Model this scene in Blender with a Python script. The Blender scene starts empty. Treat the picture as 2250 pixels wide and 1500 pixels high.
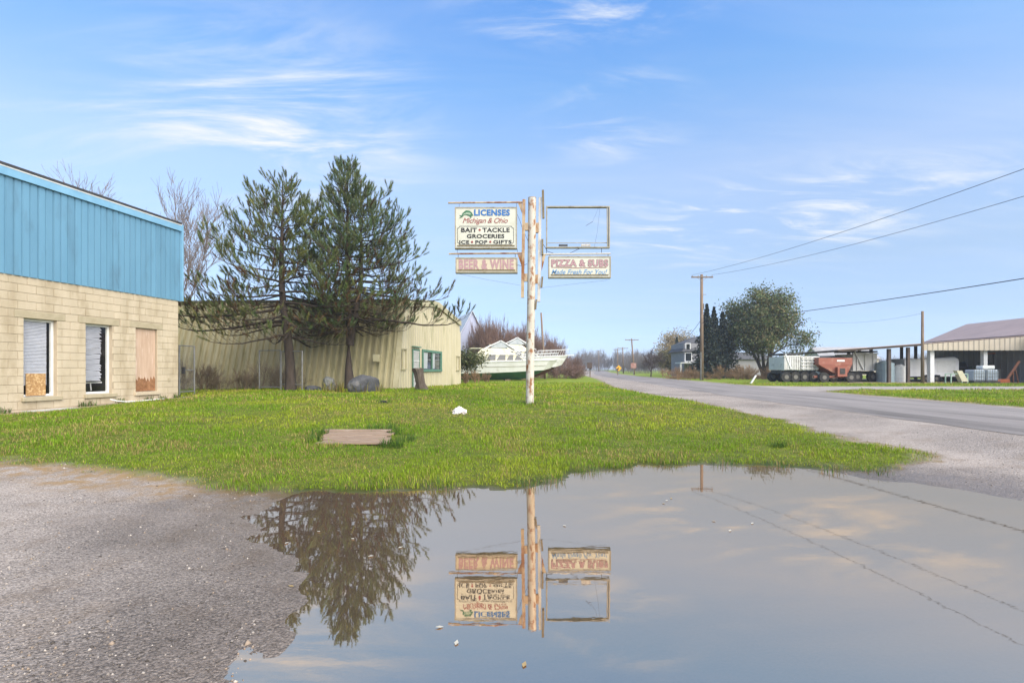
import bpy, bmesh, math, random
import numpy as np
from mathutils import Vector, Matrix, Euler
R = math.radians
random.seed(7)
scene = bpy.context.scene
COL = scene.collection

# ------------------------------------------------------------------ camera
F = 1125.0; HOR = 811.0; EYE = 1.35          # focal length / horizon row in photo pixels, eye height above the water
cam_d = bpy.data.cameras.new('camera'); cam = bpy.data.objects.new('camera', cam_d); COL.objects.link(cam)
cam.location = (0, 0, EYE); cam.rotation_euler = (R(90), 0, 0)
cam_d.sensor_width = 36; cam_d.lens = 18; cam_d.shift_y = (HOR - 750) / 2250
cam_d.clip_start = 0.05; cam_d.clip_end = 3000
scene.camera = cam
scene.view_settings.view_transform = 'Standard'; scene.view_settings.look = 'None'
scene.view_settings.gamma = 1; scene.view_settings.exposure = 1.25
scene.render.resolution_x, scene.render.resolution_y = 1024, 682
try:
    scene.cycles.max_bounces = 6; scene.cycles.transparent_max_bounces = 12
except Exception: pass

# ------------------------------------------------------------------ sky and sun
SUN_EL, SUN_AZ = R(42), R(140)               # azimuth measured from +Y towards +X: behind the camera, to the right
world = bpy.data.worlds.new('World'); scene.world = world; world.use_nodes = True
wn, wl = world.node_tree.nodes, world.node_tree.links
wn.clear()
def W(t, **k):
    n = wn.new(t)
    for a, b in k.items():
        if a.startswith('i'): n.inputs[int(a[1:])].default_value = b
        else: setattr(n, a, b)
    return n
wo = W('ShaderNodeOutputWorld'); bg = W('ShaderNodeBackground'); bg.inputs[1].default_value = 0.138
sky = W('ShaderNodeTexSky'); sky.sky_type = 'NISHITA'; sky.sun_disc = False
sky.sun_elevation = SUN_EL; sky.sun_rotation = SUN_AZ; sky.altitude = 100
sky.air_density = 1.0; sky.dust_density = 0.3; sky.ozone_density = 3.0
tc = W('ShaderNodeTexCoord'); sep = W('ShaderNodeSeparateXYZ'); wl.new(tc.outputs['Generated'], sep.inputs[0])
def wm(op, a, b=None, clamp=False):
    n = W('ShaderNodeMath', operation=op); n.use_clamp = clamp
    for i, v in enumerate((a, b)):
        if v is None: continue
        if isinstance(v, (int, float)): n.inputs[i].default_value = v
        else: wl.new(v, n.inputs[i])
    return n.outputs[0]
zc = wm('MAXIMUM', sep.outputs[2], 0.03)
px = wm('DIVIDE', sep.outputs[0], wm('ADD', zc, 0.12)); py = wm('DIVIDE', sep.outputs[1], wm('ADD', zc, 0.12))
cmb = W('ShaderNodeCombineXYZ'); wl.new(px, cmb.inputs[0]); wl.new(py, cmb.inputs[1])
def cirrus(rot, sx, sy, scale, lo, hi, off, dist=0.9):
    m = W('ShaderNodeMapping'); m.inputs['Rotation'].default_value = (0, 0, R(rot)); m.inputs['Scale'].default_value = (sx, sy, 1)
    m.inputs['Location'].default_value = off
    wl.new(cmb.outputs[0], m.inputs[0])
    n = W('ShaderNodeTexNoise'); n.inputs['Scale'].default_value = scale; n.inputs['Detail'].default_value = 9
    n.inputs['Roughness'].default_value = 0.62; n.inputs['Distortion'].default_value = dist
    wl.new(m.outputs[0], n.inputs[0])
    r = W('ShaderNodeMapRange'); r.interpolation_type = 'SMOOTHSTEP'; r.inputs[1].default_value = lo; r.inputs[2].default_value = hi
    wl.new(n.outputs[0], r.inputs[0]); return r.outputs[0]
def bank(dx, dy, dz, wide, tall):             # where in the sky a bank of cirrus lies (a direction, not a place on screen)
    v = Vector((dx, dy, dz)).normalized()
    s = W('ShaderNodeVectorMath', operation='SUBTRACT'); wl.new(tc.outputs['Generated'], s.inputs[0]); s.inputs[1].default_value = v
    m = W('ShaderNodeVectorMath', operation='MULTIPLY'); wl.new(s.outputs[0], m.inputs[0]); m.inputs[1].default_value = (1/wide, 1/wide, 1/tall)
    l = W('ShaderNodeVectorMath', operation='LENGTH'); wl.new(m.outputs[0], l.inputs[0])
    r = W('ShaderNodeMapRange'); r.interpolation_type = 'SMOOTHSTEP'; r.inputs[1].default_value = 1.0; r.inputs[2].default_value = 0.0
    wl.new(l.outputs['Value'], r.inputs[0]); return r.outputs[0]
def skydir(x, y): return ((x - 1125) / F, 1.0, (HOR - y) / F)
c1 = cirrus(28, 0.7, 2.4, 1.5, 0.40, 0.78, (.35, 0, 0), .7); c2 = cirrus(-20, 0.8, 2.2, 2.4, 0.44, 0.82, (3, 1, 0), .7); c3 = cirrus(10, 0.4, 1.3, 0.9, 0.45, 0.9, (7, 2, 0))
b1 = bank(*skydir(620, 245), 0.34, 0.17); b2 = bank(*skydir(1680, 475), 0.45, 0.10); b3 = bank(*skydir(1350, 260), 0.18, 0.10); b4 = bank(*skydir(300, 330), 0.5, 0.12)
b5 = bank(*skydir(1350, 10), 0.35, 0.06)
m1 = wm('MULTIPLY', wm('MULTIPLY', c1, wm('ADD', wm('MULTIPLY', b1, 1.9), wm('MULTIPLY', b4, 0.4))), 1.0)
m2 = wm('MULTIPLY', c2, wm('ADD', wm('MULTIPLY', b2, 1.9), wm('ADD', wm('MULTIPLY', b3, 1.2), wm('MULTIPLY', b5, 1.5))))
m3 = wm('MULTIPLY', c3, 0.12)
cm = wm('ADD', wm('ADD', m1, m2), wm('ADD', m3, wm('MULTIPLY', c1, 0.10)), True)
up = wm('MULTIPLY', sep.outputs[2], 14, True)
cm = wm('MULTIPLY', cm, up)
tint = W('ShaderNodeMix', data_type='RGBA', blend_type='MULTIPLY'); tint.inputs[0].default_value = 1
wl.new(sky.outputs[0], tint.inputs[6]); 
tr_ = W('ShaderNodeValToRGB'); te = tr_.color_ramp.elements
SKYT = [(.0, (.31, .42, .74)), (.098, (.45, .45, .55)), (.184, (.63, .565, .55)), (.343, (1.0, .85, .77)), (.477, (.74, .88, .92)), (.60, (.53, .84, 1.06))]
while len(te) < len(SKYT): te.new(.5)
for q, (p_, c) in zip(te, SKYT): q.position = p_; q.color = (*c, 1)
wl.new(sep.outputs[2], tr_.inputs[0]); wl.new(tr_.outputs[0], tint.inputs[7])
mx = W('ShaderNodeMix', data_type='RGBA'); wl.new(cm, mx.inputs[0]); wl.new(tint.outputs[2], mx.inputs[6]); mx.inputs[7].default_value = (2.9, 3.0, 3.1, 1)
wl.new(mx.outputs[2], bg.inputs[0]); wl.new(bg.outputs[0], wo.inputs[0])
sd = bpy.data.lights.new('sun', 'SUN'); sd.energy = 3.4; sd.angle = R(75); sd.color = (1.0, 0.89, 0.73)
sun = bpy.data.objects.new('sun', sd); COL.objects.link(sun)
sv = Vector((math.sin(SUN_AZ) * math.cos(SUN_EL), math.cos(SUN_AZ) * math.cos(SUN_EL), math.sin(SUN_EL)))
sun.rotation_euler = (-sv).to_track_quat('-Z', 'Y').to_euler()

# ------------------------------------------------------------------ helpers
def P(x, y, Y): return Vector(((x - 1125) / F * Y, Y, EYE + (HOR - y) / F * Y))   # photo pixel at a known depth -> world point
def tag(o, label=None, cat=None, group=None, kind=None):
    if label: o['label'] = label
    if cat: o['category'] = cat
    if group: o['group'] = group
    if kind: o['kind'] = kind
    return o
def empty(name, loc, label, cat, group=None):
    o = bpy.data.objects.new(name, None); COL.objects.link(o); o.location = loc; o.empty_display_size = 0.3
    return tag(o, label, cat, group)
def put(name, mesh, parent=None, loc=None, rot=None):
    o = bpy.data.objects.new(name, mesh); COL.objects.link(o)
    if parent: o.parent = parent
    if loc is not None: o.location = loc
    if rot is not None: o.rotation_euler = rot
    return o
def wloc(o):
    v = Vector((0, 0, 0))
    while o: v += o.location; o = o.parent
    return v
class MB:
    """collects shapes given in world metres; build() links them as one mesh object"""
    def __init__(s): s.v = []; s.f = []
    def add(s, vs, fs):
        k = len(s.v); s.v += [tuple(v) for v in vs]; s.f += [tuple(i + k for i in f) for f in fs]; return s
    def box(s, c, d, rz=0, M=None):
        m = M or (Matrix.Translation(c) @ Matrix.Rotation(rz, 4, 'Z'))
        vs = [m @ Vector((x*d[0]/2, y*d[1]/2, z*d[2]/2)) for x in (-1, 1) for y in (-1, 1) for z in (-1, 1)]
        return s.add(vs, [(0,1,3,2), (4,6,7,5), (0,4,5,1), (2,3,7,6), (0,2,6,4), (1,5,7,3)])
    def bar(s, a, b, w, h=None, up=(0, 0, 1)):
        a, b = Vector(a), Vector(b); d = b - a; L = d.length
        if L < 1e-6: return s
        y = d / L; u = Vector(up)
        if abs(y.dot(u)) > .98: u = Vector((1, 0, 0))
        x = y.cross(u).normalized(); z = x.cross(y)
        m = Matrix((x, y, z)).transposed().to_4x4(); m.translation = (a + b) / 2
        return s.box(None, (w, L, h or w), M=m)
    def tube(s, pts, r, n=8, cap=True):
        pts = [Vector(p) for p in pts]; rs = r if isinstance(r, (list, tuple)) else [r] * len(pts)
        k = len(s.v); prev = None
        for i, p in enumerate(pts):
            d = (pts[min(i+1, len(pts)-1)] - pts[max(i-1, 0)]).normalized()
            if prev is None: x = d.orthogonal().normalized()
            else: x = (prev - d * prev.dot(d)).normalized()
            prev = x; y = d.cross(x)
            for j in range(n):
                a = 2*math.pi*j/n; s.v.append(tuple(p + (x*math.cos(a) + y*math.sin(a)) * rs[i]))
        for i in range(len(pts)-1):
            for j in range(n):
                a, b = k+i*n+j, k+i*n+(j+1) % n; s.f.append((a, b, b+n, a+n))
        if cap: s.f.append(tuple(k+j for j in reversed(range(n)))); s.f.append(tuple(k+(len(pts)-1)*n+j for j in range(n)))
        return s
    def prism(s, poly, off):
        """flat polygon (3-D points) pushed along the vector off"""
        n = len(poly); o = Vector(off); a = [Vector(p) for p in poly]
        return s.add(a + [p + o for p in a], [tuple(reversed(range(n))), tuple(range(n, 2*n))] + [(i, (i+1) % n, n+(i+1) % n, n+i) for i in range(n)])
    def loft(s, rings, closed=True, caps=True):
        n = len(rings[0]); k = len(s.v)
        for r in rings: s.v += [tuple(p) for p in r]
        for i in range(len(rings)-1):
            for j in range(n if closed else n-1):
                a, b = k+i*n+j, k+i*n+(j+1) % n; s.f.append((a, b, b+n, a+n))
        if caps: s.f.append(tuple(k+j for j in reversed(range(n)))); s.f.append(tuple(k+(len(rings)-1)*n+j for j in range(n)))
        return s
    def mesh(s, name, mat, org=(0, 0, 0), smooth=False, bevel=0, fix=True):
        me = bpy.data.meshes.new(name); o = Vector(org)
        me.from_pydata([(v[0]-o.x, v[1]-o.y, v[2]-o.z) for v in s.v], [], s.f)
        if fix or bevel:
            bm = bmesh.new(); bm.from_mesh(me)
            bmesh.ops.recalc_face_normals(bm, faces=bm.faces[:])
            if bevel:
                es = [e for e in bm.edges if len(e.link_faces) == 2 and e.calc_face_angle(0) > .5]
                bmesh.ops.bevel(bm, geom=es, offset=bevel, segments=1, affect='EDGES', clamp_overlap=True)
            bm.to_mesh(me); bm.free()
        if smooth: me.polygons.foreach_set('use_smooth', [True]*len(me.polygons))
        me.materials.append(mat); return me
    def build(s, name, mat, parent=None, smooth=False, bevel=0, fix=True):
        return put(name, s.mesh(name, mat, wloc(parent) if parent else (0, 0, 0), smooth, bevel, fix), parent)

# value noise on numpy arrays
def vnoise(x, y, seed=0):
    x = np.asarray(x, float); y = np.asarray(y, float); xi = np.floor(x).astype(np.int64); yi = np.floor(y).astype(np.int64)
    xf = x - xi; yf = y - yi; u = xf*xf*(3-2*xf); v = yf*yf*(3-2*yf)
    def h(a, b):
        n = (a*374761393 + b*668265263 + seed*1442695041) & 0x7fffffff
        n = ((n ^ (n >> 13)) * 1274126177) & 0x7fffffff
        return ((n ^ (n >> 16)) & 0xffff) / 65535.0
    return (h(xi, yi)*(1-u) + h(xi+1, yi)*u)*(1-v) + (h(xi, yi+1)*(1-u) + h(xi+1, yi+1)*u)*v
def fbm(x, y, seed=0, o=4):
    t = 0; a = .5; n = 0
    for i in range(o): t = t + a*vnoise(np.asarray(x)*2**i, np.asarray(y)*2**i, seed+i); n += a; a *= .5
    return t/n
def sdist(x, y, poly):
    """signed distance to a polygon, positive outside"""
    x = np.asarray(x, float); y = np.asarray(y, float); d = np.full(x.shape, 1e9); ins = np.zeros(x.shape, bool)
    n = len(poly)
    for i in range(n):
        ax, ay = poly[i]; bx, by = poly[(i+1) % n]; ex, ey = bx-ax, by-ay
        t = np.clip(((x-ax)*ex + (y-ay)*ey) / (ex*ex+ey*ey+1e-12), 0, 1)
        d = np.minimum(d, (x-ax-t*ex)**2 + (y-ay-t*ey)**2)
        c = ((ay > y) != (by > y)) & (x < (bx-ax)*(y-ay)/((by-ay) if by != ay else 1e-12) + ax)
        ins ^= c
    d = np.sqrt(d); return np.where(ins, -d, d)
def sstep(a, b, x): t = np.clip((x-a)/(b-a), 0, 1); return t*t*(3-2*t)

# materials
def mat(name): 
    m = bpy.data.materials.new(name); m.use_nodes = True; return m, m.node_tree.nodes, m.node_tree.links, m.node_tree.nodes['Principled BSDF']
def pm(name, c1, c2=None, scale=3.0, rough=0.8, bump=0.0, bscale=None, stretch=(1, 1, 1), metal=0, c3=None, s3=1.0, lo3=.55, hi3=.7, lo=.35, hi=.65, spec=.4, detail=6, coord='pos'):
    """two colours mixed by noise, an optional third as stains (s3 = their scale), noise relief"""
    m, n, l, b = mat(name); c2 = c2 or tuple(c*.8 for c in c1)
    if coord == 'pos': src = n.new('ShaderNodeNewGeometry').outputs['Position']
    else: src = n.new('ShaderNodeTexCoord').outputs['Object']
    mp = n.new('ShaderNodeMapping'); mp.inputs['Scale'].default_value = stretch; l.new(src, mp.inputs[0])
    def noise(sc, det=detail):
        t = n.new('ShaderNodeTexNoise'); t.inputs['Scale'].default_value = sc; t.inputs['Detail'].default_value = det; t.inputs['Roughness'].default_value = .6
        l.new(mp.outputs[0], t.inputs[0]); return t.outputs[0]
    def rng(x, a, c):
        r = n.new('ShaderNodeMapRange'); r.inputs[1].default_value = a; r.inputs[2].default_value = c; l.new(x, r.inputs[0]); return r.outputs[0]
    def mixc(f, a, c):
        x = n.new('ShaderNodeMix'); x.data_type = 'RGBA'; l.new(f, x.inputs[0])
        for i, v in ((6, a), (7, c)):
            if isinstance(v, tuple): x.inputs[i].default_value = (*v, 1)
            else: l.new(v, x.inputs[i])
        return x.outputs[2]
    col = mixc(rng(noise(scale), lo, hi), c1, c2)
    if c3: col = mixc(rng(noise(s3, 8), lo3, hi3), col, c3)
    l.new(col, b.inputs['Base Color'])
    b.inputs['Roughness'].default_value = rough; b.inputs['Metallic'].default_value = metal; b.inputs['Specular IOR Level'].default_value = spec
    if bump:
        bp = n.new('ShaderNodeBump'); bp.inputs['Strength'].default_value = bump; bp.inputs['Distance'].default_value = .02
        l.new(noise(bscale or scale*6), bp.inputs['Height']); l.new(bp.outputs[0], b.inputs['Normal'])
    return m
def vary(m, amt):
    """each piece a slightly different tone"""
    n, l = m.node_tree.nodes, m.node_tree.links; b = n['Principled BSDF']; src = b.inputs['Base Color'].links[0].from_socket
    oi = n.new('ShaderNodeObjectInfo'); r = n.new('ShaderNodeMapRange'); r.inputs[3].default_value = 1-amt; r.inputs[4].default_value = 1+amt; l.new(oi.outputs['Random'], r.inputs[0])
    h = n.new('ShaderNodeHueSaturation'); l.new(r.outputs[0], h.inputs['Value']); l.new(src, h.inputs['Color']); l.new(h.outputs[0], b.inputs['Base Color'])
def attr_mat(name, attr='tone', rough=.7, spec=.25, trans=0.0):
    """colour per blade / leaf / stone from an attribute; thin leaves let some light through"""
    m, n, l, b = mat(name); a = n.new('ShaderNodeAttribute'); a.attribute_name = attr
    l.new(a.outputs['Color'], b.inputs['Base Color']); b.inputs['Roughness'].default_value = rough; b.inputs['Specular IOR Level'].default_value = spec
    if trans:
        t = n.new('ShaderNodeBsdfTranslucent'); l.new(a.outputs['Color'], t.inputs[0]); mx = n.new('ShaderNodeMixShader'); mx.inputs[0].default_value = trans
        l.new(b.outputs[0], mx.inputs[1]); l.new(t.outputs[0], mx.inputs[2]); l.new(mx.outputs[0], n['Material Output'].inputs[0])
    return m
def np_mesh(name, V, Fs, mat, cols=None, smooth=False):
    """V (n,3); Fs (m,k) all faces with k corners; cols (n,3) vertex colours 'tone'"""
    me = bpy.data.meshes.new(name); V = np.asarray(V, np.float32); Fs = np.asarray(Fs, np.int32); m, k = Fs.shape
    me.vertices.add(len(V)); me.vertices.foreach_set('co', V.ravel())
    me.loops.add(m*k); me.loops.foreach_set('vertex_index', Fs.ravel())
    me.polygons.add(m); me.polygons.foreach_set('loop_start', np.arange(0, m*k, k, dtype=np.int32)); me.polygons.foreach_set('loop_total', np.full(m, k, np.int32))
    if smooth: me.polygons.foreach_set('use_smooth', np.ones(m, bool))
    if cols is not None:
        at = me.attributes.new('tone', 'FLOAT_COLOR', 'POINT'); c = np.ones((len(V), 4), np.float32); c[:, :3] = cols; at.data.foreach_set('color', c.ravel())
    me.update(calc_edges=True); me.validate(); me.materials.append(mat); return me

# ------------------------------------------------------------------ ground
PUD = [(-2.0, .6), (-1.0, 1.6), (-1.18, 2.4), (-1.30, 2.75), (-1.29, 3.0), (-1.55, 3.5), (-1.90, 3.90), (-2.2, 4.3), (-2.52, 4.69), (-2.45, 5.25), (-2.2, 5.62), (-1.6, 5.70),
       (-.6, 5.75), (.13, 5.9), (.60, 6.2), (.97, 6.63), (1.86, 7.1), (2.55, 7.27), (3.68, 7.2), (4.27, 6.63), (4.56, 6.22), (4.98, 5.75), (5.4, 5.1), (6.0, 4.2), (6.6, 3.0), (6.5, 1.2), (5, -.6), (1, -1.2)]
LAWN = [(-40, 7.0), (-6.68, 6.68), (-4.76, 6.12), (-3.45, 5.78), (-2.35, 5.5), (-1.4, 5.55), (-.4, 5.6), (.13, 5.75), (.60, 6.05), (.97, 6.48), (1.86, 6.95), (2.55, 7.12), (3.68, 7.05), (4.6, 6.75), (5.3, 7.0), (6.2, 7.7),
        (5.8, 9.2), (6.2, 10.9), (6.0, 15.8), (5.6, 27), (6.5, 35), (9.0, 54), (12.5, 90), (22, 165), (60, 420), (-40, 420)]
ROADC = [(10.9, -40), (10.9, 0), (11.0, 10), (11.4, 20), (12.7, 35), (13.6, 45), (15.5, 69), (18.6, 98), (29.5, 169), (52, 300), (90, 520)]
def road_x(y): return np.interp(y, [p[1] for p in ROADC], [p[0] for p in ROADC])
def gz(x, y):
    x = np.asarray(x, float); y = np.asarray(y, float)
    d = sdist(x, y, PUD) + (fbm(x*2.2, y*2.2, 3)-.5)*.5 + (fbm(x*9, y*9, 5)-.5)*.16
    out = .30*(1-np.exp(-(np.maximum(d, 0)/6.0)**1.3)) + .16*np.exp(-(((x+8.5)/8)**2 + ((y-21)/8)**2))
    z = np.where(d > 0, out, -.07*sstep(0, .8, -d))
    z = z + (fbm(x*1.3, y*1.3, 11)-.5)*.025*sstep(.3, 2, d)
    ln = sdist(x, y, LAWN); z = z + .035*sstep(.05, -.35, ln)*sstep(.0, .5, d)*(y < 30)
    rd = np.abs(x-road_x(y)); z = z*sstep(2.9, 4.2, rd) + .285*(1-sstep(2.9, 4.2, rd))          # bed of the road
    return z
def gz1(x, y): return float(gz(np.array([x]), np.array([y]))[0])
def spread(lo, hi, f0, f1, step, g=1.07):
    mid = list(np.arange(f0, f1, step)); a, s = f0, step; left = []
    while a > lo: s *= g; a -= s; left.append(a)
    b, s = mid[-1], step; right = []
    while b < hi: s *= g; b += s; right.append(b)
    return np.array(left[::-1] + mid + right)
xs = spread(-900, 900, -8, 9, .06); ys = spread(-60, 1500, 1.2, 12, .06, 1.06)
GX, GY = np.meshgrid(xs, ys); gx, gy = GX.ravel(), GY.ravel(); GZ = gz(gx, gy)
nx, ny = len(xs), len(ys); ii = np.arange(nx*ny).reshape(ny, nx)
Fg = np.stack([ii[:-1, :-1], ii[:-1, 1:], ii[1:, 1:], ii[1:, :-1]], -1).reshape(-1, 4)
DRIVE_Y = (26.3, 31.2)
def grass_amount(x, y):
    w = (fbm(x*1.6, y*1.6, 21)-.5)*1.3 + (fbm(x*6, y*6, 22)-.5)*.5
    a = sstep(.22, -.22, sdist(x, y, LAWN) + w*np.where(y < 30, .55, .3))
    rx = road_x(y); b = sstep(-.25, .25, x-rx-3.25+w*.5)*sstep(7, 10, y)                  # across the road
    g = np.maximum(a, b)
    ap = sstep(0, 1, (x-13.0))*sstep(.3, -.3, np.abs(y-28.75)-2.45-np.maximum(0, 17.5-x)*.75+w*.3)
    g = g*(1-ap)
    yard = sstep(.5, -.5, sdist(x, y, [(24, 38.2), (60, 36.5), (60, 56), (27, 56)])+w); g = g*(1-.85*yard)
    wall = sdist(x, y, [(-10.87, 16.67), (-12.5, 8.0), (-30, 10), (-30, 20)]); g = g*sstep(.10, .55, wall+w*.3)
    return g
GR = grass_amount(gx, gy); WET = sstep(.06, .0, GZ+(fbm(gx*3, gy*3, 81)-.5)*.03)
M_ground, n, l, b = mat('ground_gravel_and_turf')
def nn(t, **k):
    x = n.new(t)
    for a, v in k.items(): x.inputs[a.replace('_', ' ')].default_value = v
    return x
pos = n.new('ShaderNodeNewGeometry').outputs['Position']
def gnoise(sc, det=6, rough=.6):
    t = nn('ShaderNodeTexNoise', Scale=sc, Detail=det, Roughness=rough); l.new(pos, t.inputs[0]); return t.outputs[0]
def gramp(x, stops):
    r = n.new('ShaderNodeValToRGB'); e = r.color_ramp.elements
    while len(e) < len(stops): e.new(.5)
    for q, (p_, c) in zip(e, stops): q.position = p_; q.color = (*c, 1)
    l.new(x, r.inputs[0]); return r.outputs[0]
def gmix(f, a, c, bt='MIX'):
    x = n.new('ShaderNodeMix'); x.data_type = 'RGBA'; x.blend_type = bt
    if isinstance(f, float): x.inputs[0].default_value = f
    else: l.new(f, x.inputs[0])
    for i, v in ((6, a), (7, c)):
        if isinstance(v, tuple): x.inputs[i].default_value = (*v, 1)
        else: l.new(v, x.inputs[i])
    return x.outputs[2]
def gmath(op, a, c):
    x = n.new('ShaderNodeMath'); x.operation = op; x.use_clamp = True
    for i, v in enumerate((a, c)):
        if isinstance(v, (int, float)): x.inputs[i].default_value = v
        else: l.new(v, x.inputs[i])
    return x.outputs[0]
vor = nn('ShaderNodeTexVoronoi', Scale=105.0); l.new(pos, vor.inputs[0])
vor2 = nn('ShaderNodeTexVoronoi', Scale=45.0); l.new(pos, vor2.inputs[0])
sepc = n.new('ShaderNodeSeparateColor'); l.new(vor.outputs['Color'], sepc.inputs[0])
stone = gramp(sepc.outputs[0], [(0, (.055, .046, .038)), (.25, (.21, .18, .152)), (.6, (.34, .292, .248)), (.9, (.47, .405, .345)), (1, (.62, .55, .47))])
base = gramp(gnoise(.55, 5), [(.34, (.15, .13, .112)), (.5, (.29, .248, .21)), (.64, (.41, .35, .295))])
grav = gmix(.55, base, stone)
grav = gmix(gmath('MULTIPLY', gramp(gnoise(2.3, 8), [(.52, (0, 0, 0)), (.7, (1, 1, 1))]), .35), grav, (.19, .135, .085))
soil = gramp(gnoise(5, 8), [(.3, (.06, .08, .012)), (.55, (.11, .13, .018)), (.75, (.16, .14, .035))])
lawnc = gramp(gnoise(1.1, 9, .7), [(.3, (.13, .18, .016)), (.5, (.17, .225, .02)), (.72, (.22, .24, .035))])
camd = n.new('ShaderNodeVectorMath'); camd.operation = 'LENGTH'; l.new(pos, camd.inputs[0])
far = n.new('ShaderNodeMapRange'); far.inputs[1].default_value = 14; far.inputs[2].default_value = 40; l.new(camd.outputs['Value'], far.inputs[0])
turf = gmix(far.outputs[0], soil, lawnc)       # thatch between the built blades; where blades are not built, the turf itself
ag = n.new('ShaderNodeAttribute'); ag.attribute_name = 'grass'; aw = n.new('ShaderNodeAttribute'); aw.attribute_name = 'wet'
edge = gmath('MULTIPLY', gramp(ag.outputs['Fac'], [(0, (0, 0, 0)), (.12, (1, 1, 1)), (.5, (.6, .6, .6)), (.9, (0, 0, 0))]), gramp(gnoise(9, 6), [(.35, (.1, .1, .1)), (.6, (1, 1, 1))]))
grav = gmix(gmath('MULTIPLY', edge, .8), grav, (.20, .125, .06))     # dead grass and dirt along the lawn's edge
av = n.new('ShaderNodeAttribute'); av.attribute_name = 'verge'
grav = gmix(gmath('MULTIPLY', av.outputs['Fac'], gramp(gnoise(5, 9, .75), [(.42, (0, 0, 0)), (.58, (1, 1, 1))])), grav, (.27, .18, .09))
colr = gmix(ag.outputs['Fac'], grav, turf)
wetc = gmix(1.0, colr, (.5, .48, .47), 'MULTIPLY')
colr = gmix(gmath('MULTIPLY', aw.outputs['Fac'], .9), colr, wetc)
l.new(colr, b.inputs['Base Color'])
rr = n.new('ShaderNodeMapRange'); rr.inputs[3].default_value = .85; rr.inputs[4].default_value = .35; l.new(aw.outputs['Fac'], rr.inputs[0]); l.new(rr.outputs[0], b.inputs['Roughness'])
b.inputs['Specular IOR Level'].default_value = .15
hs = n.new('ShaderNodeMath'); hs.operation = 'ADD'; l.new(vor.outputs['Distance'], hs.inputs[0])
h2 = n.new('ShaderNodeMath'); h2.operation = 'MULTIPLY'; h2.inputs[1].default_value = 1.5; l.new(vor2.outputs['Distance'], h2.inputs[0]); l.new(h2.outputs[0], hs.inputs[1])
bp = nn('ShaderNodeBump', Strength=.6, Distance=.010); bp.invert = True; l.new(hs.outputs[0], bp.inputs['Height']); l.new(bp.outputs[0], b.inputs['Normal'])
gm = np_mesh('ground', np.stack([gx, gy, GZ], 1), Fg, M_ground, smooth=True)
LS = sdist(gx, gy, LAWN) + (fbm(gx*1.9, gy*1.9, 71)-.5)*.9; VERGE = sstep(1.0, .1, LS)*sstep(-.35, .05, LS)*sstep(-1.2, -3.0, gx)*(gy < 9)*sstep(.3, .6, fbm(gx*1.3, gy*1.3, 73)+.1)
for nm, arr in (('grass', GR), ('wet', WET), ('verge', VERGE)):
    at = gm.attributes.new(nm, 'FLOAT', 'POINT'); at.data.foreach_set('value', arr.astype(np.float32))
tag(put('ground', gm), kind='structure')

# puddle: muddy rain water lying in the lot
M_water, n, l, b = mat('muddy_water')
n.remove(b)
fr = n.new('ShaderNodeFresnel'); fr.inputs[0].default_value = 14
gl = n.new('ShaderNodeBsdfGlossy'); gl.inputs['Roughness'].default_value = .015; gl.inputs[0].default_value = (1, .77, .57, 1)  # warm tint put into the mirror colour, greying the reflected blue sky
df = n.new('ShaderNodeBsdfDiffuse'); df.inputs[0].default_value = (.17, .122, .085, 1)
tr = n.new('ShaderNodeBsdfTransparent'); tr.inputs[0].default_value = (.75, .66, .55, 1)
m1_ = n.new('ShaderNodeMixShader'); m1_.inputs[0].default_value = .72; l.new(tr.outputs[0], m1_.inputs[1]); l.new(df.outputs[0], m1_.inputs[2])
m2_ = n.new('ShaderNodeMixShader'); l.new(fr.outputs[0], m2_.inputs[0]); l.new(m1_.outputs[0], m2_.inputs[1]); l.new(gl.outputs[0], m2_.inputs[2])
l.new(m2_.outputs[0], n['Material Output'].inputs[0])
pos = n.new('ShaderNodeNewGeometry').outputs['Position']
mp = n.new('ShaderNodeMapping'); mp.inputs['Scale'].default_value = (1, 2.2, 1); l.new(pos, mp.inputs[0])
t = n.new('ShaderNodeTexNoise'); t.inputs['Scale'].default_value = 5; t.inputs['Detail'].default_value = 3; l.new(mp.outputs[0], t.inputs[0])
bp = n.new('ShaderNodeBump'); bp.inputs['Strength'].default_value = .03; bp.inputs['Distance'].default_value = .006; l.new(t.outputs[0], bp.inputs['Height'])
for q in (gl, fr): l.new(bp.outputs[0], q.inputs['Normal'])
tag(MB().add([(-4, -3, 0), (9, -3, 0), (9, 8.2, 0), (-4, 8.2, 0)], [(0, 1, 2, 3)]).build('puddle', M_water), kind='structure')

# road and driveway: sheets a little above the bed
def ribbon(name, left, right, m, nseg=1, zoff=.006):
    V, Fs = [], []
    for (ax, ay), (bx, by) in zip(left, right):
        for k in range(nseg+1):
            t = k/nseg; x, y = ax+(bx-ax)*t, ay+(by-ay)*t; V.append((x, y, .285+zoff+.05*(1-(2*t-1)**2)))
    c = nseg+1
    for i in range(len(left)-1):
        for k in range(nseg): Fs.append((i*c+k, i*c+k+1, (i+1)*c+k+1, (i+1)*c+k))
    return tag(put(name, np_mesh(name, V, Fs, m, smooth=True)), kind='structure')
M_road = pm('worn_asphalt', (.20, .18, .165), (.27, .245, .225), 1.6, .85, .6, 60, stretch=(1.3, .10, 1), c3=(.12, .11, .10), s3=1.1, lo3=.50, hi3=.72, spec=.1)
yy = np.concatenate([np.arange(-40, 60, 1.0), np.arange(60, 520, 6.0)])
wob = lambda y, s: (fbm(np.array([y*.7]), np.array([s*9.]), 31)[0]-.5)*.5*(1 if y < 60 else .2)
ribbon('road', [(road_x(y)-2.75+wob(y, 1), y) for y in yy], [(road_x(y)+2.75+wob(y, 2), y) for y in yy], M_road, 8)
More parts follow.
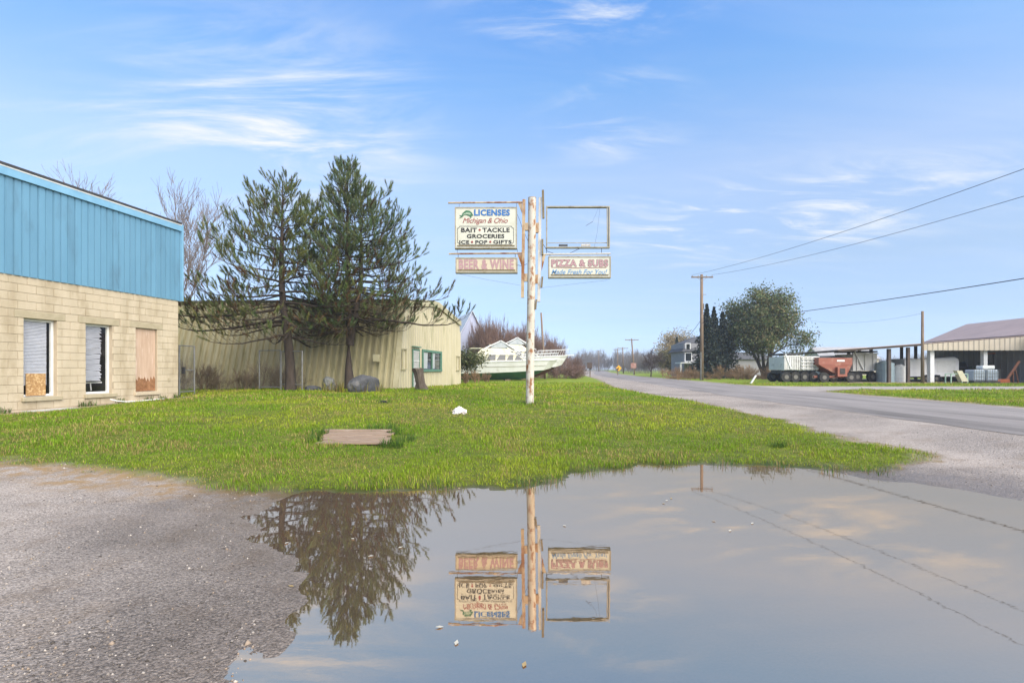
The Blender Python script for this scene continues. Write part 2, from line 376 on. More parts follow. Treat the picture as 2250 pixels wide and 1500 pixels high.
M_drive = pm('gravel_drive', (.27, .24, .21), (.36, .32, .28), 1.2, .9, .8, 60, spec=.12)
dx_ = np.concatenate([np.arange(13.6, 20, .5), np.arange(20, 70, 2.0)])
def flare(x): return 2.3 + max(0, 17.5-x)*.75
V = []; Fs = []
for i, x in enumerate(dx_):
    a, b_ = 28.75-flare(x)+wob(x, 5)*.6, 28.75+flare(x)+wob(x, 6)*.6
    for k in range(5): y = a+(b_-a)*k/4; V.append((x, y, max(gz1(x, y), .285 if x < 16.4 else 0)+.012))
    if i: q = (i-1)*5; Fs += [(q+k, q+5+k, q+6+k, q+1+k) for k in range(4)]
tag(put('driveway', np_mesh('driveway', V, Fs, M_drive, smooth=True)), kind='structure')
# ------------------------------------------------------------------ buildings
# --- block-and-metal shop on the left
WC = Vector((-10.87, 16.67, 0)); WU = Vector((-.1876, -.9823, 0)); WN = Vector((.9823, -.1876, 0)); UP = Vector((0, 0, 1))
def Wp(u, z, o=0.0): return WC + WU*u + WN*o + UP*z
WROT = math.atan2(WU.y, WU.x)                 # local x runs along the wall
M_block = pm('painted_block', (.50, .42, .30), (.42, .35, .24), 2.6, .85, .5, 70, c3=(.29, .22, .13), s3=1.3, lo3=.52, hi3=.80, stretch=(1, 1, .35))
M_mortar = pm('painted_mortar', (.40, .33, .235), (.35, .285, .20), 4, .9)
M_lintel = pm('weathered_lintel', (.40, .34, .23), (.33, .28, .18), 5, .85, .4, 60)
M_blue = pm('blue_painted_metal', (.105, .235, .335), (.12, .262, .37), 1.6, .5, .06, 8, c3=(.085, .17, .235), s3=2.2, lo3=.55, hi3=.78, stretch=(1, 1, .3), spec=.4)
M_bluetrim = pm('blue_trim', (.19, .38, .52), (.15, .32, .46), 3, .5)
M_white = pm('white_paint', (.70, .70, .68), (.60, .60, .57), 3, .6)
M_black = pm('roof_membrane', (.025, .025, .027), (.05, .05, .05), 4, .8)
M_glass, n, l, b = mat('window_glass'); b.inputs['Base Color'].default_value = (.02, .025, .028, 1); b.inputs['Roughness'].default_value = .04; b.inputs['Specular IOR Level'].default_value = .6
M_clear, n, l, b = mat('clear_pane'); 
_t = n.new('ShaderNodeBsdfTransparent'); _g = n.new('ShaderNodeBsdfGlossy'); _g.inputs['Roughness'].default_value = .03; _f = n.new('ShaderNodeFresnel'); _f.inputs[0].default_value = 1.3
_m = n.new('ShaderNodeMixShader'); l.new(_f.outputs[0], _m.inputs[0]); l.new(_t.outputs[0], _m.inputs[1]); l.new(_g.outputs[0], _m.inputs[2]); l.new(_m.outputs[0], n['Material Output'].inputs[0])
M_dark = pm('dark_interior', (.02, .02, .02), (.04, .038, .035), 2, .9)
M_ply = pm('plywood_sheet', (.50, .36, .26), (.42, .29, .20), 2.5, .75, .2, 40, stretch=(4, 4, .5), c3=(.60, .46, .36), s3=3)
M_plyrot = pm('water_stained_plywood', (.17, .075, .03), (.30, .15, .07), 9, .8)
M_osb = pm('strand_board', (.42, .25, .10), (.28, .15, .06), 26, .8, .3, 60, c3=(.55, .37, .18), s3=18, lo3=.5, hi3=.6)
M_blind = pm('vinyl_blind', (.46, .47, .50), (.40, .41, .44), 5, .5)
vary(M_block, .035); vary(M_blue, .06)
shop = empty('commercial_shop', Wp(0, .2), 'cream painted block shop with blue ribbed metal upper wall and boarded windows', 'building')
OPEN = [(.784, 1.517), (2.245, 2.987), (3.721, 4.472)]; UEND = 7.0; ZW = 3.63
core = MB()
def wall_piece(u0, u1, z0, z1, o0=-.20, o1=-.006): core.prism([Wp(u0, z0, o0), Wp(u1, z0, o0), Wp(u1, z1, o0), Wp(u0, z1, o0)], WN*(o1-o0))
us = [0.0] + [q for o_ in OPEN for q in o_] + [UEND]
for i in range(0, len(us), 2): wall_piece(us[i], us[i+1], -.1, ZW)
for a, b_ in OPEN: wall_piece(a, b_, -.1, .58); wall_piece(a, b_, 2.58, ZW)
core.build('wall', M_mortar, shop)
sh = MB(); D = 9.0                             # the rest of the shell: end walls, back wall, upper wall core, roof deck
for u in (0.0, UEND): 
    a = Wp(u, -.1, -.22); w_ = .2 if u == 0 else -.2
    sh.prism([a, a - WN*D, a - WN*D + UP*6.0, a + UP*6.0], WU*w_)
sh.prism([Wp(0, -.1, -D), Wp(UEND, -.1, -D), Wp(UEND, 6.0, -D), Wp(0, 6.0, -D)], WN*.2)
sh.prism([Wp(.01, ZW+.02, -.2), Wp(UEND-.01, ZW+.02, -.2), Wp(UEND-.01, 5.95, -.2), Wp(.01, 5.95, -.2)], WN*.19)
sh.build('shell_wall', M_mortar, shop)
MB().prism([Wp(.02, 5.9, -D+.05), Wp(UEND-.02, 5.9, -D+.05), Wp(UEND-.02, 5.9, -.02), Wp(.02, 5.9, -.02)], UP*.12).build('roof_deck', M_black, shop)
_bm = {}
def block_mesh(w, h=.193):
    k = (round(w, 2), round(h, 2))
    if k not in _bm: _bm[k] = MB().box((0, 0, 0), (k[0], .05, k[1])).mesh('block', M_block, bevel=.004)
    return _bm[k]
so = wloc(shop); k = 0
rb = random.Random(3)
while True:
    z1 = 2.58 + .2*5 - .2*k; z0 = z1-.2
    if z1 < .15: break
    if k == 0: ztop = ZW
    u = -.2 if k % 2 else 0.0
    while u < UEND:
        a, c = max(u, 0), min(u+.4, UEND); spans = [(a, c)]
        if z0 < 2.56 and z1 > .6:
            for oa, ob in OPEN: spans = [s_ for p in spans for s_ in ((p[0], min(p[1], oa)), (max(p[0], ob), p[1])) if s_[1]-s_[0] > .05]
        if abs(z0-2.58) < .01:
            for oa, ob in OPEN: spans = [s_ for p in spans for s_ in ((p[0], min(p[1], oa-.2)), (max(p[0], ob+.2), p[1])) if s_[1]-s_[0] > .05]
        for a, c in spans:
            o = put('block', block_mesh(c-a-.008), shop, Wp((a+c)/2, (z0+z1)/2, -.019+rb.uniform(-.002, .002))-so, (0, 0, WROT))
        u += .4
    k += 1
for i, (a, c) in enumerate(OPEN):
    MB().prism([Wp(a-.2, 2.585, -.04), Wp(c+.2, 2.585, -.04), Wp(c+.2, 2.765, -.04), Wp(a-.2, 2.765, -.04)], WN*.052).build('lintel', M_lintel, shop, bevel=.006)
    win = MB()
    f = .055
    for u0, u1, z0, z1 in ((a, a+f, .68, 2.58), (c-f, c, .68, 2.58), (a+f, c-f, 2.58-f, 2.58), (a+f, c-f, .68, .68+f)):
        win.prism([Wp(u0, z0, -.17), Wp(u1, z0, -.17), Wp(u1, z1, -.17), Wp(u0, z1, -.17)], WN*.06)
    wf = win.build('window', M_white, shop)
    MB().prism([Wp(a-.1 if i else a-.04, .572, -.1), Wp(c+.06, .572, -.1), Wp(c+.06, .676, -.1), Wp(a-.1 if i else a-.04, .676, -.1)], WN*.17).build('sill', M_lintel if i else M_block, wf, bevel=.008)
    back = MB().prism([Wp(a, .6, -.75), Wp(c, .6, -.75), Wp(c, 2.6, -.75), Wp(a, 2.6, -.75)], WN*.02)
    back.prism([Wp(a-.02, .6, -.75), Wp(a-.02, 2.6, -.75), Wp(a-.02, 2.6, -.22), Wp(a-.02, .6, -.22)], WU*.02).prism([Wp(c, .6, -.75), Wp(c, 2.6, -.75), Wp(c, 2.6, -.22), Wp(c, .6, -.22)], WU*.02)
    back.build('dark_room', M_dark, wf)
    if i == 0:
        MB().prism([Wp(a+.01, .69, -.085), Wp(c-.01, .69, -.085), Wp(c-.01, 2.57, -.085), Wp(a+.01, 2.57, -.085)], WN*.016).build('plywood_board', M_ply, wf)
        zig = [(a+.01, .69), (c-.01, .69)] + [(c-.01-(c-a-.02)*t/14, 1.0+(.09 if t % 2 else 0)+rb.uniform(-.05, .06)) for t in range(15)]
        MB().prism([Wp(u, z, -.068) for u, z in zig], WN*.003).build('water_stain', M_plyrot, wf)
    else:
        MB().add([Wp(a+f, .68+f, -.12), Wp(c-f, .68+f, -.12), Wp(c-f, 2.58-f, -.12), Wp(a+f, 2.58-f, -.12)], [(0, 1, 2, 3)]).build('pane', M_clear, wf, fix=False)
        bl = 1.05 if i == 1 else .98
        nsl = 44; sm = MB()
        wide = (a+.22, c-.06) if i == 1 else (a+.14, c-.05)
        sm.box((0, 0, 0), (wide[1]-wide[0], .042, .003)); slat_me = sm.mesh('slat', M_blind)
        for q in range(nsl):
            z = 2.50 - (2.50-bl)*q/(nsl-1); tilt = rb.gauss(0, .035 if i == 1 else .006)
            put('slat', slat_me, wf, Wp((wide[0]+wide[1])/2+(rb.uniform(-.03, .03) if i == 1 else 0), z, -.15)-wloc(wf), Euler((R(-50 if i == 1 else -58), tilt, WROT), 'XYZ'))
    if i == 2:
        q = MB().prism([Wp(4.36, .70, -.10), Wp(3.92, .70, -.10), Wp(3.90, 1.24, -.125), Wp(4.34, 1.25, -.125)], WN*.014)
        q.build('strand_board_patch', M_osb, wf)
    if i == 1:
        q = MB().bar(Wp(2.3, .98, -.3), Wp(2.93, .98, -.3), .03).bar(Wp(2.62, .98, -.3), Wp(2.60, .76, -.3), .02).bar(Wp(2.74, .98, -.3), Wp(2.86, .76, -.3), .02)
        q.build('fallen_blind_rail', M_white, wf)
# blue ribbed metal
PIT = .175; prof = [(0, 0), (.012, .028), (.034, .028), (.046, 0), (PIT-.0015, 0)]
ZB, ZT = ZW-.06, 5.86
pmh = MB(); pmh.loft([[(x, -o, z) for x, o in prof] + [(x, -o+.0015+.0, z) for x, o in reversed(prof)] for z in (ZB, ZT)])
panel_me = pmh.mesh('metal_panel', M_blue, fix=True)
for i in range(int(UEND/PIT)):
    put('metal_panel', panel_me, shop, Wp(i*PIT-.04, 0, .035+rb.uniform(-.0015, .0015))-so, (0, 0, WROT))
# local -y of the panel must face outwards (wall local y = WROT+90deg)
tr_ = MB().prism([Wp(-.10, ZT-.02, .02), Wp(UEND, ZT-.02, .02), Wp(UEND, ZT+.16, .02), Wp(-.10, ZT+.16, .02)], WN*.075).build('eave_trim', M_bluetrim, shop)
MB().prism([Wp(-.05, ZT+.163, -.1), Wp(UEND, ZT+.163, -.1), Wp(UEND, ZT+.195, -.1), Wp(-.05, ZT+.195, -.1)], WN*.2).build('flashing', M_white, shop)
MB().prism([Wp(-.02, ZT+.198, -.3), Wp(UEND, ZT+.198, -.3), Wp(UEND, ZT+.255, -.3), Wp(-.02, ZT+.255, -.3)], WN*.415).build('roof_edge', M_black, shop)
MB().prism([Wp(-.115, ZB, -.08), Wp(-.115, ZT+.20, -.08), Wp(-.115, ZT+.20, .1), Wp(-.115, ZB, .1)], WU*.07).build('corner_trim', M_bluetrim, shop)
MB().box(Wp(.36, 1.02, .012), (.07, .03, .11), WROT).build('outlet_box', M_lintel, shop, bevel=.004)

# --- tan steel building with leaning side wall
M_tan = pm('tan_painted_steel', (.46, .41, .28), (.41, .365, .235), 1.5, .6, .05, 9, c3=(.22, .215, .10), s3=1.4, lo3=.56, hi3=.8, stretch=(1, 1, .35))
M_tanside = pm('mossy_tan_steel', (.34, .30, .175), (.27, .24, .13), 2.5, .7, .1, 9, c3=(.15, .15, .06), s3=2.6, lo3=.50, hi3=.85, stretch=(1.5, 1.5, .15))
M_tantrim = pm('tan_trim', (.42, .38, .24), (.35, .31, .18), 2, .6)
M_greenframe = pm('green_window_frame', (.06, .15, .10), (.10, .2, .14), 6, .6)
TB = Vector((-5.2, 23.0, 0)); TE = Vector((-3.54, 35.6, 0)); TDe = (TE-TB).normalized(); TL = (TE-TB).length     # end wall, running away
TN = Vector((TDe.y, -TDe.x, 0))                # faces the road
TS = Vector((-1, .06, 0)).normalized()         # side wall, running left
tb0 = .30; LEAN = 1.15; TH = 4.28
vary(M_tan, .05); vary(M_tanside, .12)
steel = empty('steel_building', TB + UP*tb0, 'low tan steel building with ribbed walls, leaning sides, barred door and green window', 'building')
sto = wloc(steel)
def gable(t):                                  # height of the end wall at t metres along it (slanting sides, low curved ridge)
    a = np.interp(t, [0, LEAN, TL*.5, TL-LEAN*.35, TL], [0, TH, TH+.62, TH+.0, 0]); return float(a)
def Tp(t, z, o=0.0): return TB + TDe*t + TN*o + UP*(tb0+z)
pitch = .352; npan = int(TL/pitch)
for i in range(npan):
    t0, t1 = i*TL/npan, (i+1)*TL/npan-.004; q = MB()
    cols = [(t0, 0), (t0+.03, .035), (t0+.09, .035), (t0+.12, 0), (t1, 0)]
    for (ta, oa), (tb_, ob) in zip(cols[:-1], cols[1:]):
        q.add([Tp(ta, -.2, oa), Tp(tb_, -.2, ob), Tp(tb_, gable(tb_), ob), Tp(ta, gable(ta), oa)], [(0, 1, 2, 3)])
    q.build('end_panel', M_tan, steel)
side_pitch = .30; SL = 15.0; npan = int(SL/side_pitch)
q = MB(); sc_ = [(0, 0), (.035, .10), (.12, .10), (.155, 0), (side_pitch-.002, 0)]
NS = Vector((TS.y, -TS.x, 0)); NS = -NS if NS.y > 0 else NS
lean_v = TDe*LEAN + UP*TH
for (xa, oa), (xb, ob) in zip(sc_[:-1], sc_[1:]):
    A = TS*xa + NS*oa; B = TS*xb + NS*ob
    q.add([A - UP*.2 - TDe*.05, B - UP*.2 - TDe*.05, B + lean_v, A + lean_v], [(0, 1, 2, 3)])
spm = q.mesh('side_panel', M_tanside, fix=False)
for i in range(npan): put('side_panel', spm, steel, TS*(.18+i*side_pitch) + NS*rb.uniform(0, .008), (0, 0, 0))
q = MB(); A = Tp(0, -.2, .06); q.prism([A + NS*.10, Tp(LEAN, TH+.02, .06) + NS*.10, Tp(LEAN, TH+.02, .06) + NS*.1 + TS*.24, A + NS*.1 + TS*.24], -NS*.07)
q.build('corner_trim', M_tantrim, steel)
q = MB(); rings = []
for t in np.linspace(LEAN, TL-LEAN*.35, 9):
    z = gable(t); rings.append([Tp(t, z-.26, .05), Tp(t, z-.26, .12), Tp(t, z+.06, .12), Tp(t, z+.06, .05)])
q.loft(rings); q.build('rake_trim', M_tantrim, steel)
q = MB(); rings = []
for t in np.linspace(LEAN*.97, TL-LEAN*.33, 9):
    z = gable(t)+.02; rings.append([Tp(t, z, .1), Tp(t, z+.05, .1), Tp(t, z+.05, .1) + TS*(SL+.4), Tp(t, z, .1) + TS*(SL+.4)])
q.loft(rings); q.build('roof', M_tantrim, steel)
q = MB(); e0 = Tp(LEAN, TH-.03, .1) + NS*.16; q.prism([e0, e0 + TS*(SL+.3), e0 + TS*(SL+.3) + UP*.09, e0 + UP*.09], -NS*.2); q.build('eave_gutter', pm('dark_gutter', (.05, .045, .03), (.09, .08, .05), 3, .7), steel)
q = MB()
for tt in (TL,):                               # far side and back, plain
    q.add([Tp(TL, -.2, -.01), Tp(TL-LEAN*.35, TH, -.01), Tp(TL-LEAN*.35, TH, 0) + TS*SL, Tp(TL, -.2, 0) + TS*SL], [(0, 1, 2, 3)])
q.add([Tp(0, -.2) + TS*SL, Tp(LEAN, TH) + TS*SL, Tp(TL/2, TH+.6) + TS*SL, Tp(TL-LEAN*.35, TH) + TS*SL, Tp(TL, -.2) + TS*SL], [(0, 1, 2, 3, 4)])
q.build('back_wall', M_tan, steel, fix=False)
def t_of_x(x):                                 # photo column on the end wall -> metres along it
    lo_, hi_ = 0, TL
    for _ in range(40):
        mid = (lo_+hi_)/2; p_ = TB + TDe*mid
        if 1125+F*p_.x/p_.y < x: lo_ = mid
        else: hi_ = mid
    return lo_
td0, td1 = t_of_x(904), t_of_x(919); dh = 2.06
dr = MB(); 
for a, c, z0, z1 in ((td0, td0+.07, 0, dh), (td1-.07, td1, 0, dh), (td0+.07, td1-.07, dh-.07, dh)): dr.prism([Tp(a, z0, .04), Tp(c, z0, .04), Tp(c, z1, .04), Tp(a, z1, .04)], TN*.05)
dr_o = dr.build('door', M_greenframe, steel)
MB().prism([Tp(td0+.07, 0, .045), Tp(td1-.07, 0, .045), Tp(td1-.07, dh-.07, .045), Tp(td0+.07, dh-.07, .045)], TN*.012).build('leaf', pm('grey_door', (.16, .17, .17), (.10, .11, .11), 5, .6), dr_o)
q = MB(); w_ = td1-td0-.14
for j in range(7): t = td0+.07+w_*(j+.5)/7; q.bar(Tp(t, .04, .075), Tp(t, dh-.1, .075), .022)
for z in (.06, .55, .98, 1.45, 1.94): q.bar(Tp(td0+.08, z, .075), Tp(td1-.08, z, .075), .03)
q.build('security_bars', M_white, dr_o)
MB().box(Tp(td1-.16, 1.0, .09), (.05, .05, .09)).build('handle', M_black, dr_o)
MB().prism([Tp(td0-.05, dh+.08, .04), Tp(td1+.05, dh+.08, .04), Tp(td1+.05, dh+.13, .04), Tp(td0-.05, dh+.13, .04)], TN*.12).build('drip_cap', M_greenframe, dr_o)
ta, tz = t_of_x(925.5), t_of_x(968); zs = (1.04, 1.97)
q = MB()
for a, c, z0, z1 in ((ta, ta+.13, *zs), (tz-.28, tz, *zs), (ta, tz, zs[1], zs[1]+.12), (ta-.05, tz+.05, zs[0]-.12, zs[0]), ((ta+tz)/2-.18, (ta+tz)/2-.10, *zs)): q.prism([Tp(a, z0, .03), Tp(c, z0, .03), Tp(c, z1, .03), Tp(a, z1, .03)], TN*.07)
wo_ = q.build('window', M_greenframe, steel)
MB().prism([Tp(ta+.1, zs[0], .042), Tp(tz-.2, zs[0], .042), Tp(tz-.2, zs[1], .042), Tp(ta+.1, zs[1], .042)], TN*.008).build('pane', M_glass, wo_)
mid = (ta+tz)/2-.14; M_curtain = pm('pale_curtain', (.42, .44, .43), (.3, .32, .32), 4, .8, stretch=(4, 4, .6))
for a, c in ((ta+.16, ta+.9), (mid+.15, mid+.55)):
    MB().prism([Tp(a, zs[0]+.05, .052), Tp(c, zs[0]+.05, .052), Tp(c+.08, zs[1]-.03, .052), Tp(a, zs[1]-.03, .052)], TN*.003).build('curtain', M_curtain, wo_)
for x in (886, 1006):
    a = t_of_x(x-5.5); c = t_of_x(x+4.5) if x < 950 else t_of_x(x+2.5); q = MB(); z0, z1 = (1.02, 2.02) if x < 950 else (.95, 1.95)
    for s0, s1, y0, y1 in ((a-.04, c+.04, z1-.05, z1), (a-.04, c+.04, z0, z0+.05), (a+.05, a+.1, z0, z1), (c-.1, c-.05, z0, z1)): q.prism([Tp(s0, y0, .04), Tp(s1, y0, .04), Tp(s1, y1, .04), Tp(s0, y1, .04)], TN*.05)
    q.build('vent_frame', M_tantrim, steel)
MB().box(TB + TS*.95 + NS*.42 + TDe*.45 + UP*(tb0+1.55), (.30, .18, .34)).build('meter_box', M_tantrim, steel, bevel=.02)
# ------------------------------------------------------------------ sign pole
SY = 15.66
M_rust = pm('rusty_white_paint', (.52, .49, .42), (.45, .41, .33), 3, .75, .3, 40, c3=(.24, .10, .035), s3=7, lo3=.50, hi3=.62, stretch=(1, 1, .55))
M_rustrail = pm('rust_streaked_rail', (.45, .36, .24), (.36, .26, .15), 5, .8, .3, 40, c3=(.22, .09, .03), s3=4, lo3=.48, hi3=.64, stretch=(1, 1, .4))
M_greyrail = pm('grey_white_rail', (.50, .49, .45), (.42, .40, .35), 5, .7, c3=(.25, .13, .06), s3=6, lo3=.6, hi3=.7)
M_angle = pm('olive_brown_angle', (.13, .10, .05), (.20, .16, .09), 6, .8)
M_cab = pm('sign_cabinet_metal', (.32, .30, .24), (.24, .22, .16), 4, .6, c3=(.16, .12, .07), s3=6)
M_face = pm('weathered_sign_face', (.52, .52, .43), (.47, .47, .38), 1.5, .5, c3=(.40, .39, .29), s3=2, lo3=.55, hi3=.8)
M_facey = pm('yellowed_sign_face', (.52, .46, .33), (.46, .40, .28), 2.5, .5, c3=(.36, .30, .16), s3=3)
def flat(name, c, rough=.55): return pm(name, c, tuple(q*.82 for q in c), 9, rough)
T_blue, T_red, T_blk, T_grn, T_mauve, T_out, T_lblue = flat('blue_lettering', (.02, .13, .36)), flat('faded_red_lettering', (.26, .04, .04)), flat('black_lettering', (.012, .012, .014)), flat('green_print', (.03, .13, .06)), flat('faded_mauve_lettering', (.40, .24, .25)), flat('maroon_outline', (.07, .02, .03)), flat('pale_blue_lettering', (.12, .26, .46))
M_wire = pm('dark_wire', (.03, .03, .03), (.05, .05, .05), 5, .6)
def S3(x, y, dy=0.0): return P(960 + x*.18667, 400 + y*.18667, SY) + Vector((0, dy, 0))
sgz = gz1(.55, SY)
pole = empty('sign_pole', (P(1164, 890, SY).x, SY, sgz), 'tall rusty white steel pole carrying four shop signs on side rails', 'sign pole')
def S4(x, y): return P(840+x/4.327, 640+y/4.327, SY)
MB().tube([S4(1402, 1120), S4(1407, 500), S3(1110, 1400), S3(1121, 190)], .124, 20).build('post', M_rust, pole, smooth=False)
MB().tube([S3(1121, 191), S3(1121, 186)], .128, 20).build('post_cap', M_rustrail, pole)
def rail(x0, y0, x1, y1, w, m, nm='side_rail', dy=0): return MB().bar(S3(x0, y0, dy), S3(x1, y1, dy), w/ (1/.18667)/71.8*1.0, .09, up=(0, 1, 0)).build(nm, m, pole)
rail(1025, 208, 1007, 1360, 36, M_rustrail); rail(1215, 184, 1199, 1408, 34, M_greyrail)
for x0, y0, x1, y1, w in ((1246, 105, 1252, 435, 24), (1240, 680, 1240, 862, 22), (1240, 1120, 1230, 1245, 20), (1170, 1385, 1160, 1500, 18)): rail(x0, y0, x1, y1, w, M_angle, 'angle_iron', -.06)
for x0, y0, x1, y1 in ((1036, 485, 1075, 570), (1160, 485, 1198, 598), (1026, 1080, 1064, 1170), (1156, 1090, 1190, 1195)):
    a, c = S3(x0, y0), S3(x1, y1); MB().box((a+c)/2, (c.x-a.x, .1, a.z-c.z)).build('clamp_plate', M_rustrail, pole)
def arm(x0, x1, y, m): return MB().tube([S3(x0, y+4), S3(x1, y-3)], .027, 10).build('arm', m, pole)
arm(133, 1005, 242, M_rustrail); arm(140, 1000, 841, M_rustrail); arm(1230, 2042, 846, M_greyrail)
for t in (((955, 252), (1003, 252), (1003, 370)), ((948, 852), (998, 852), (996, 985)), ((1232, 858), (1282, 858), (1232, 1050))):
    MB().prism([S3(x, y, -.01) for x, y in t], (0, .02, 0)).build('gusset', M_rustrail, pole)
MB().tube([S3(945, 380), S3(975, 450), S3(1000, 530), S3(1040, 620), S3(1075, 700)], .006, 5).build('cable', M_wire, pole)
MB().tube([S3(1250, 730), S3(1300, 815), S3(1420, 855), S3(1540, 850), S3(1680, 782)], .008, 5).build('cable', M_wire, pole)
MB().tube([S3(945, 975), S3(990, 985), S3(1060, 965)], .008, 5).build('cable', M_wire, pole)
for x, y0, y1 in ((262, 246, 306), (938, 250, 306), (240, 790, 836), (948, 790, 838)): MB().tube([S3(x, y0), S3(x, y1)], .006, 5).build('hanger', M_wire, pole)
for x, y0, y1 in ((250, 845, 895), (922, 845, 895), (1938, 785, 848), (1330, 850, 880), (2015, 850, 880), (1290, 780, 846)): MB().tube([S3(x, y0), S3(x, y1)], .009, 5).build('hanger', M_wire, pole)
MB().tube([S3(250, 1078), S3(600, 1150), S3(985, 1215)], .0035, 4).build('guy_wire', M_wire, pole)
MB().tube([S3(1225, 1245), S3(1600, 1200), S3(2010, 1155)], .0035, 4).build('guy_wire', M_wire, pole)
MB().prism([P(1147+i*12+(4 if i % 2 else 0), 897-(i % 2)*6, SY-.3) for i in range(3)] + [P(1192, 893, SY-.2), P(1196, 898, SY-.35), P(1165, 903, SY-.5)], (0, 0, .03)).build('concrete_footing', M_greyrail, pole)

def text_mesh(body, m, shear=0.0, bold=0.0, spacing=1.0, name='lettering'):
    cu = bpy.data.curves.new('t', 'FONT'); cu.body = body; cu.shear = shear; cu.offset = bold; cu.extrude = .001; cu.space_character = spacing; cu.resolution_u = 3
    o = bpy.data.objects.new('t', cu); COL.objects.link(o)
    bpy.context.view_layer.update()
    me = bpy.data.meshes.new_from_object(o.evaluated_get(bpy.context.evaluated_depsgraph_get())); bpy.data.objects.remove(o)
    me.materials.clear(); me.materials.append(m); me.name = name; return me
def lettering(body, box, m, parent, dy, shear=0, bold=0, spacing=1.0, outline=None, ob=.02, name='lettering'):
    """fits the words into a box given in the photo's sign coordinates"""
    x0, y0, x1, y1 = box; a, c = S3(x0, y1), S3(x1, y0)
    for mm, bd, d in (((outline, bold+ob, dy+.0025),) if outline else ()) + ((m, bold, dy),):
        me = text_mesh(body, mm, shear, bd, spacing, name); co = np.empty(len(me.vertices)*3); me.vertices.foreach_get('co', co); co = co.reshape(-1, 3)
        if bd == bold or not outline: pass
        lo, hi = co.min(0), co.max(0); e = (ob if (outline and mm is outline) else 0)
        sx, sz = (c.x-a.x)/(hi[0]-lo[0]-2*e), (c.z-a.z)/(hi[1]-lo[1]-2*e)
        w = wloc(parent); out = np.stack([a.x + (co[:, 0]-lo[0]-e)*sx - w.x, SY + d - co[:, 2] - w.y, a.z + (co[:, 1]-lo[1]-e)*sz - w.z], 1)
        me.vertices.foreach_set('co', out.ravel().astype(np.float32)); me.update(); put(name, me, parent)
def cabinet(nm, box, face, label, depth=.2, lip=22):
    x0, y0, x1, y1 = box; c = (S3(x0, y1)+S3(x1, y0))/2
    t = empty(nm, (c.x, SY, S3(x0, y1).z), label, 'sign'); w, h = S3(x1, y0).x-S3(x0, y0).x, S3(x0, y0).z-S3(x0, y1).z; k = .035
    q = MB()
    q.box((c.x, SY, c.z+h/2-k/2), (w, depth, k)).box((c.x, SY, c.z-h/2+k/2), (w, depth, k)).box((c.x-w/2+k/2, SY, c.z), (k, depth, h-2*k)).box((c.x+w/2-k/2, SY, c.z), (k, depth, h-2*k))
    q.build('cabinet_frame', M_cab, t)
    if face:
        MB().box((c.x, SY-depth/2+.02, c.z), (w-2*k, .012, h-2*k)).build('sign_face', face, t); MB().box((c.x, SY+depth/2-.02, c.z), (w-2*k, .012, h-2*k)).build('back_face', face, t)
        MB().box((c.x, SY-depth/2-.004, c.z-h/2+k+.05), (w-2*k-.08, .012, .028)).build('bottom_retainer', M_angle, t)
    return t
DY = -.1 + .006
s1 = cabinet('hanging_sign', (213, 305, 945, 790), M_face, 'square hanging shop sign reading licenses, bait, tackle, groceries, ice, pop, gifts')
lettering('LICENSES', (440, 333, 860, 408), T_blue, s1, DY, bold=.045, spacing=1.08)
lettering('Michigan & Ohio', (308, 432, 836, 512), T_red, s1, DY, shear=.35, spacing=.92)
for body, bx in (('BAIT', (288, 548, 474, 600)), ('TACKLE', (538, 548, 858, 600)), ('GROCERIES', (355, 622, 795, 670)), ('ICE', (268, 694, 384, 737)), ('POP', (455, 694, 596, 737)), ('GIFTS', (665, 692, 880, 735))):
    lettering(body, bx, T_blk, s1, DY, bold=.028, spacing=1.05)
for x, y in ((506, 573), (417, 714), (630, 712)):
    c = S3(x, y); MB().tube([(c.x, SY+DY+.002, c.z), (c.x, SY+DY-.002, c.z)], .034, 12).build('red_dot', T_red, s1)
pts = [(270, 530), (880, 530), (886, 550), (903, 552), (903, 722), (888, 724), (882, 745), (268, 745), (262, 724), (247, 722), (247, 552), (264, 550)]
for (xa, ya), (xb, yb) in zip(pts, pts[1:]+pts[:1]): MB().bar(S3(xa, ya, DY), S3(xb, yb, DY), .01, .004, up=(0, 1, 0)).build('border_line', T_blk, s1)
fish = [(262, 440), (285, 420), (268, 400), (292, 405), (310, 372), (345, 345), (385, 348), (415, 372), (432, 405), (412, 412), (405, 436), (388, 415), (350, 398), (322, 402), (300, 425)]
MB().prism([S3(x, y, DY) for x, y in fish], (0, -.002, 0)).build('fish_emblem', T_grn, s1)
fe = [(300, 408), (322, 384), (352, 368), (388, 372), (408, 392), (385, 398), (352, 388), (325, 394)]
MB().prism([S3(x, y, DY-.0035) for x, y in fe], (0, -.0015, 0)).build('fish_belly', pm('pale_green_print', (.36, .42, .32), (.16, .26, .16), 60, .6), s1)
s2 = cabinet('hanging_sign', (222, 895, 950, 1075), M_facey, 'narrow yellowed hanging sign reading beer and wine in faded letters')
lettering('BEER & WINE', (262, 918, 902, 1034), T_mauve, s2, DY, bold=.03, spacing=1.12, outline=flat('faded_brown_outline', (.26, .15, .12)), ob=.016)
s3 = cabinet('hanging_sign', (1310, 880, 2042, 1132), M_face, 'low hanging sign reading pizza and subs, made fresh for you')
lettering('PIZZA & SUBS', (1345, 920, 2008, 1000), T_mauve, s3, DY, bold=.03, spacing=1.1, outline=T_out, ob=.03)
lettering('Made Fresh For You!', (1345, 1034, 1998, 1092), T_lblue, s3, DY, shear=.35, bold=.008)
MB().prism([S3(1345, 1008, DY), S3(1660, 1014, DY), S3(1990, 1008, DY), S3(1990, 1014, DY), S3(1660, 1019, DY), S3(1345, 1013, DY)], (0, -.002, 0)).build('underline', T_red, s3)
s4 = cabinet('empty_sign_frame', (1285, 290, 2032, 780), None, 'empty rusted sign frame without a face, open to the sky', .14)
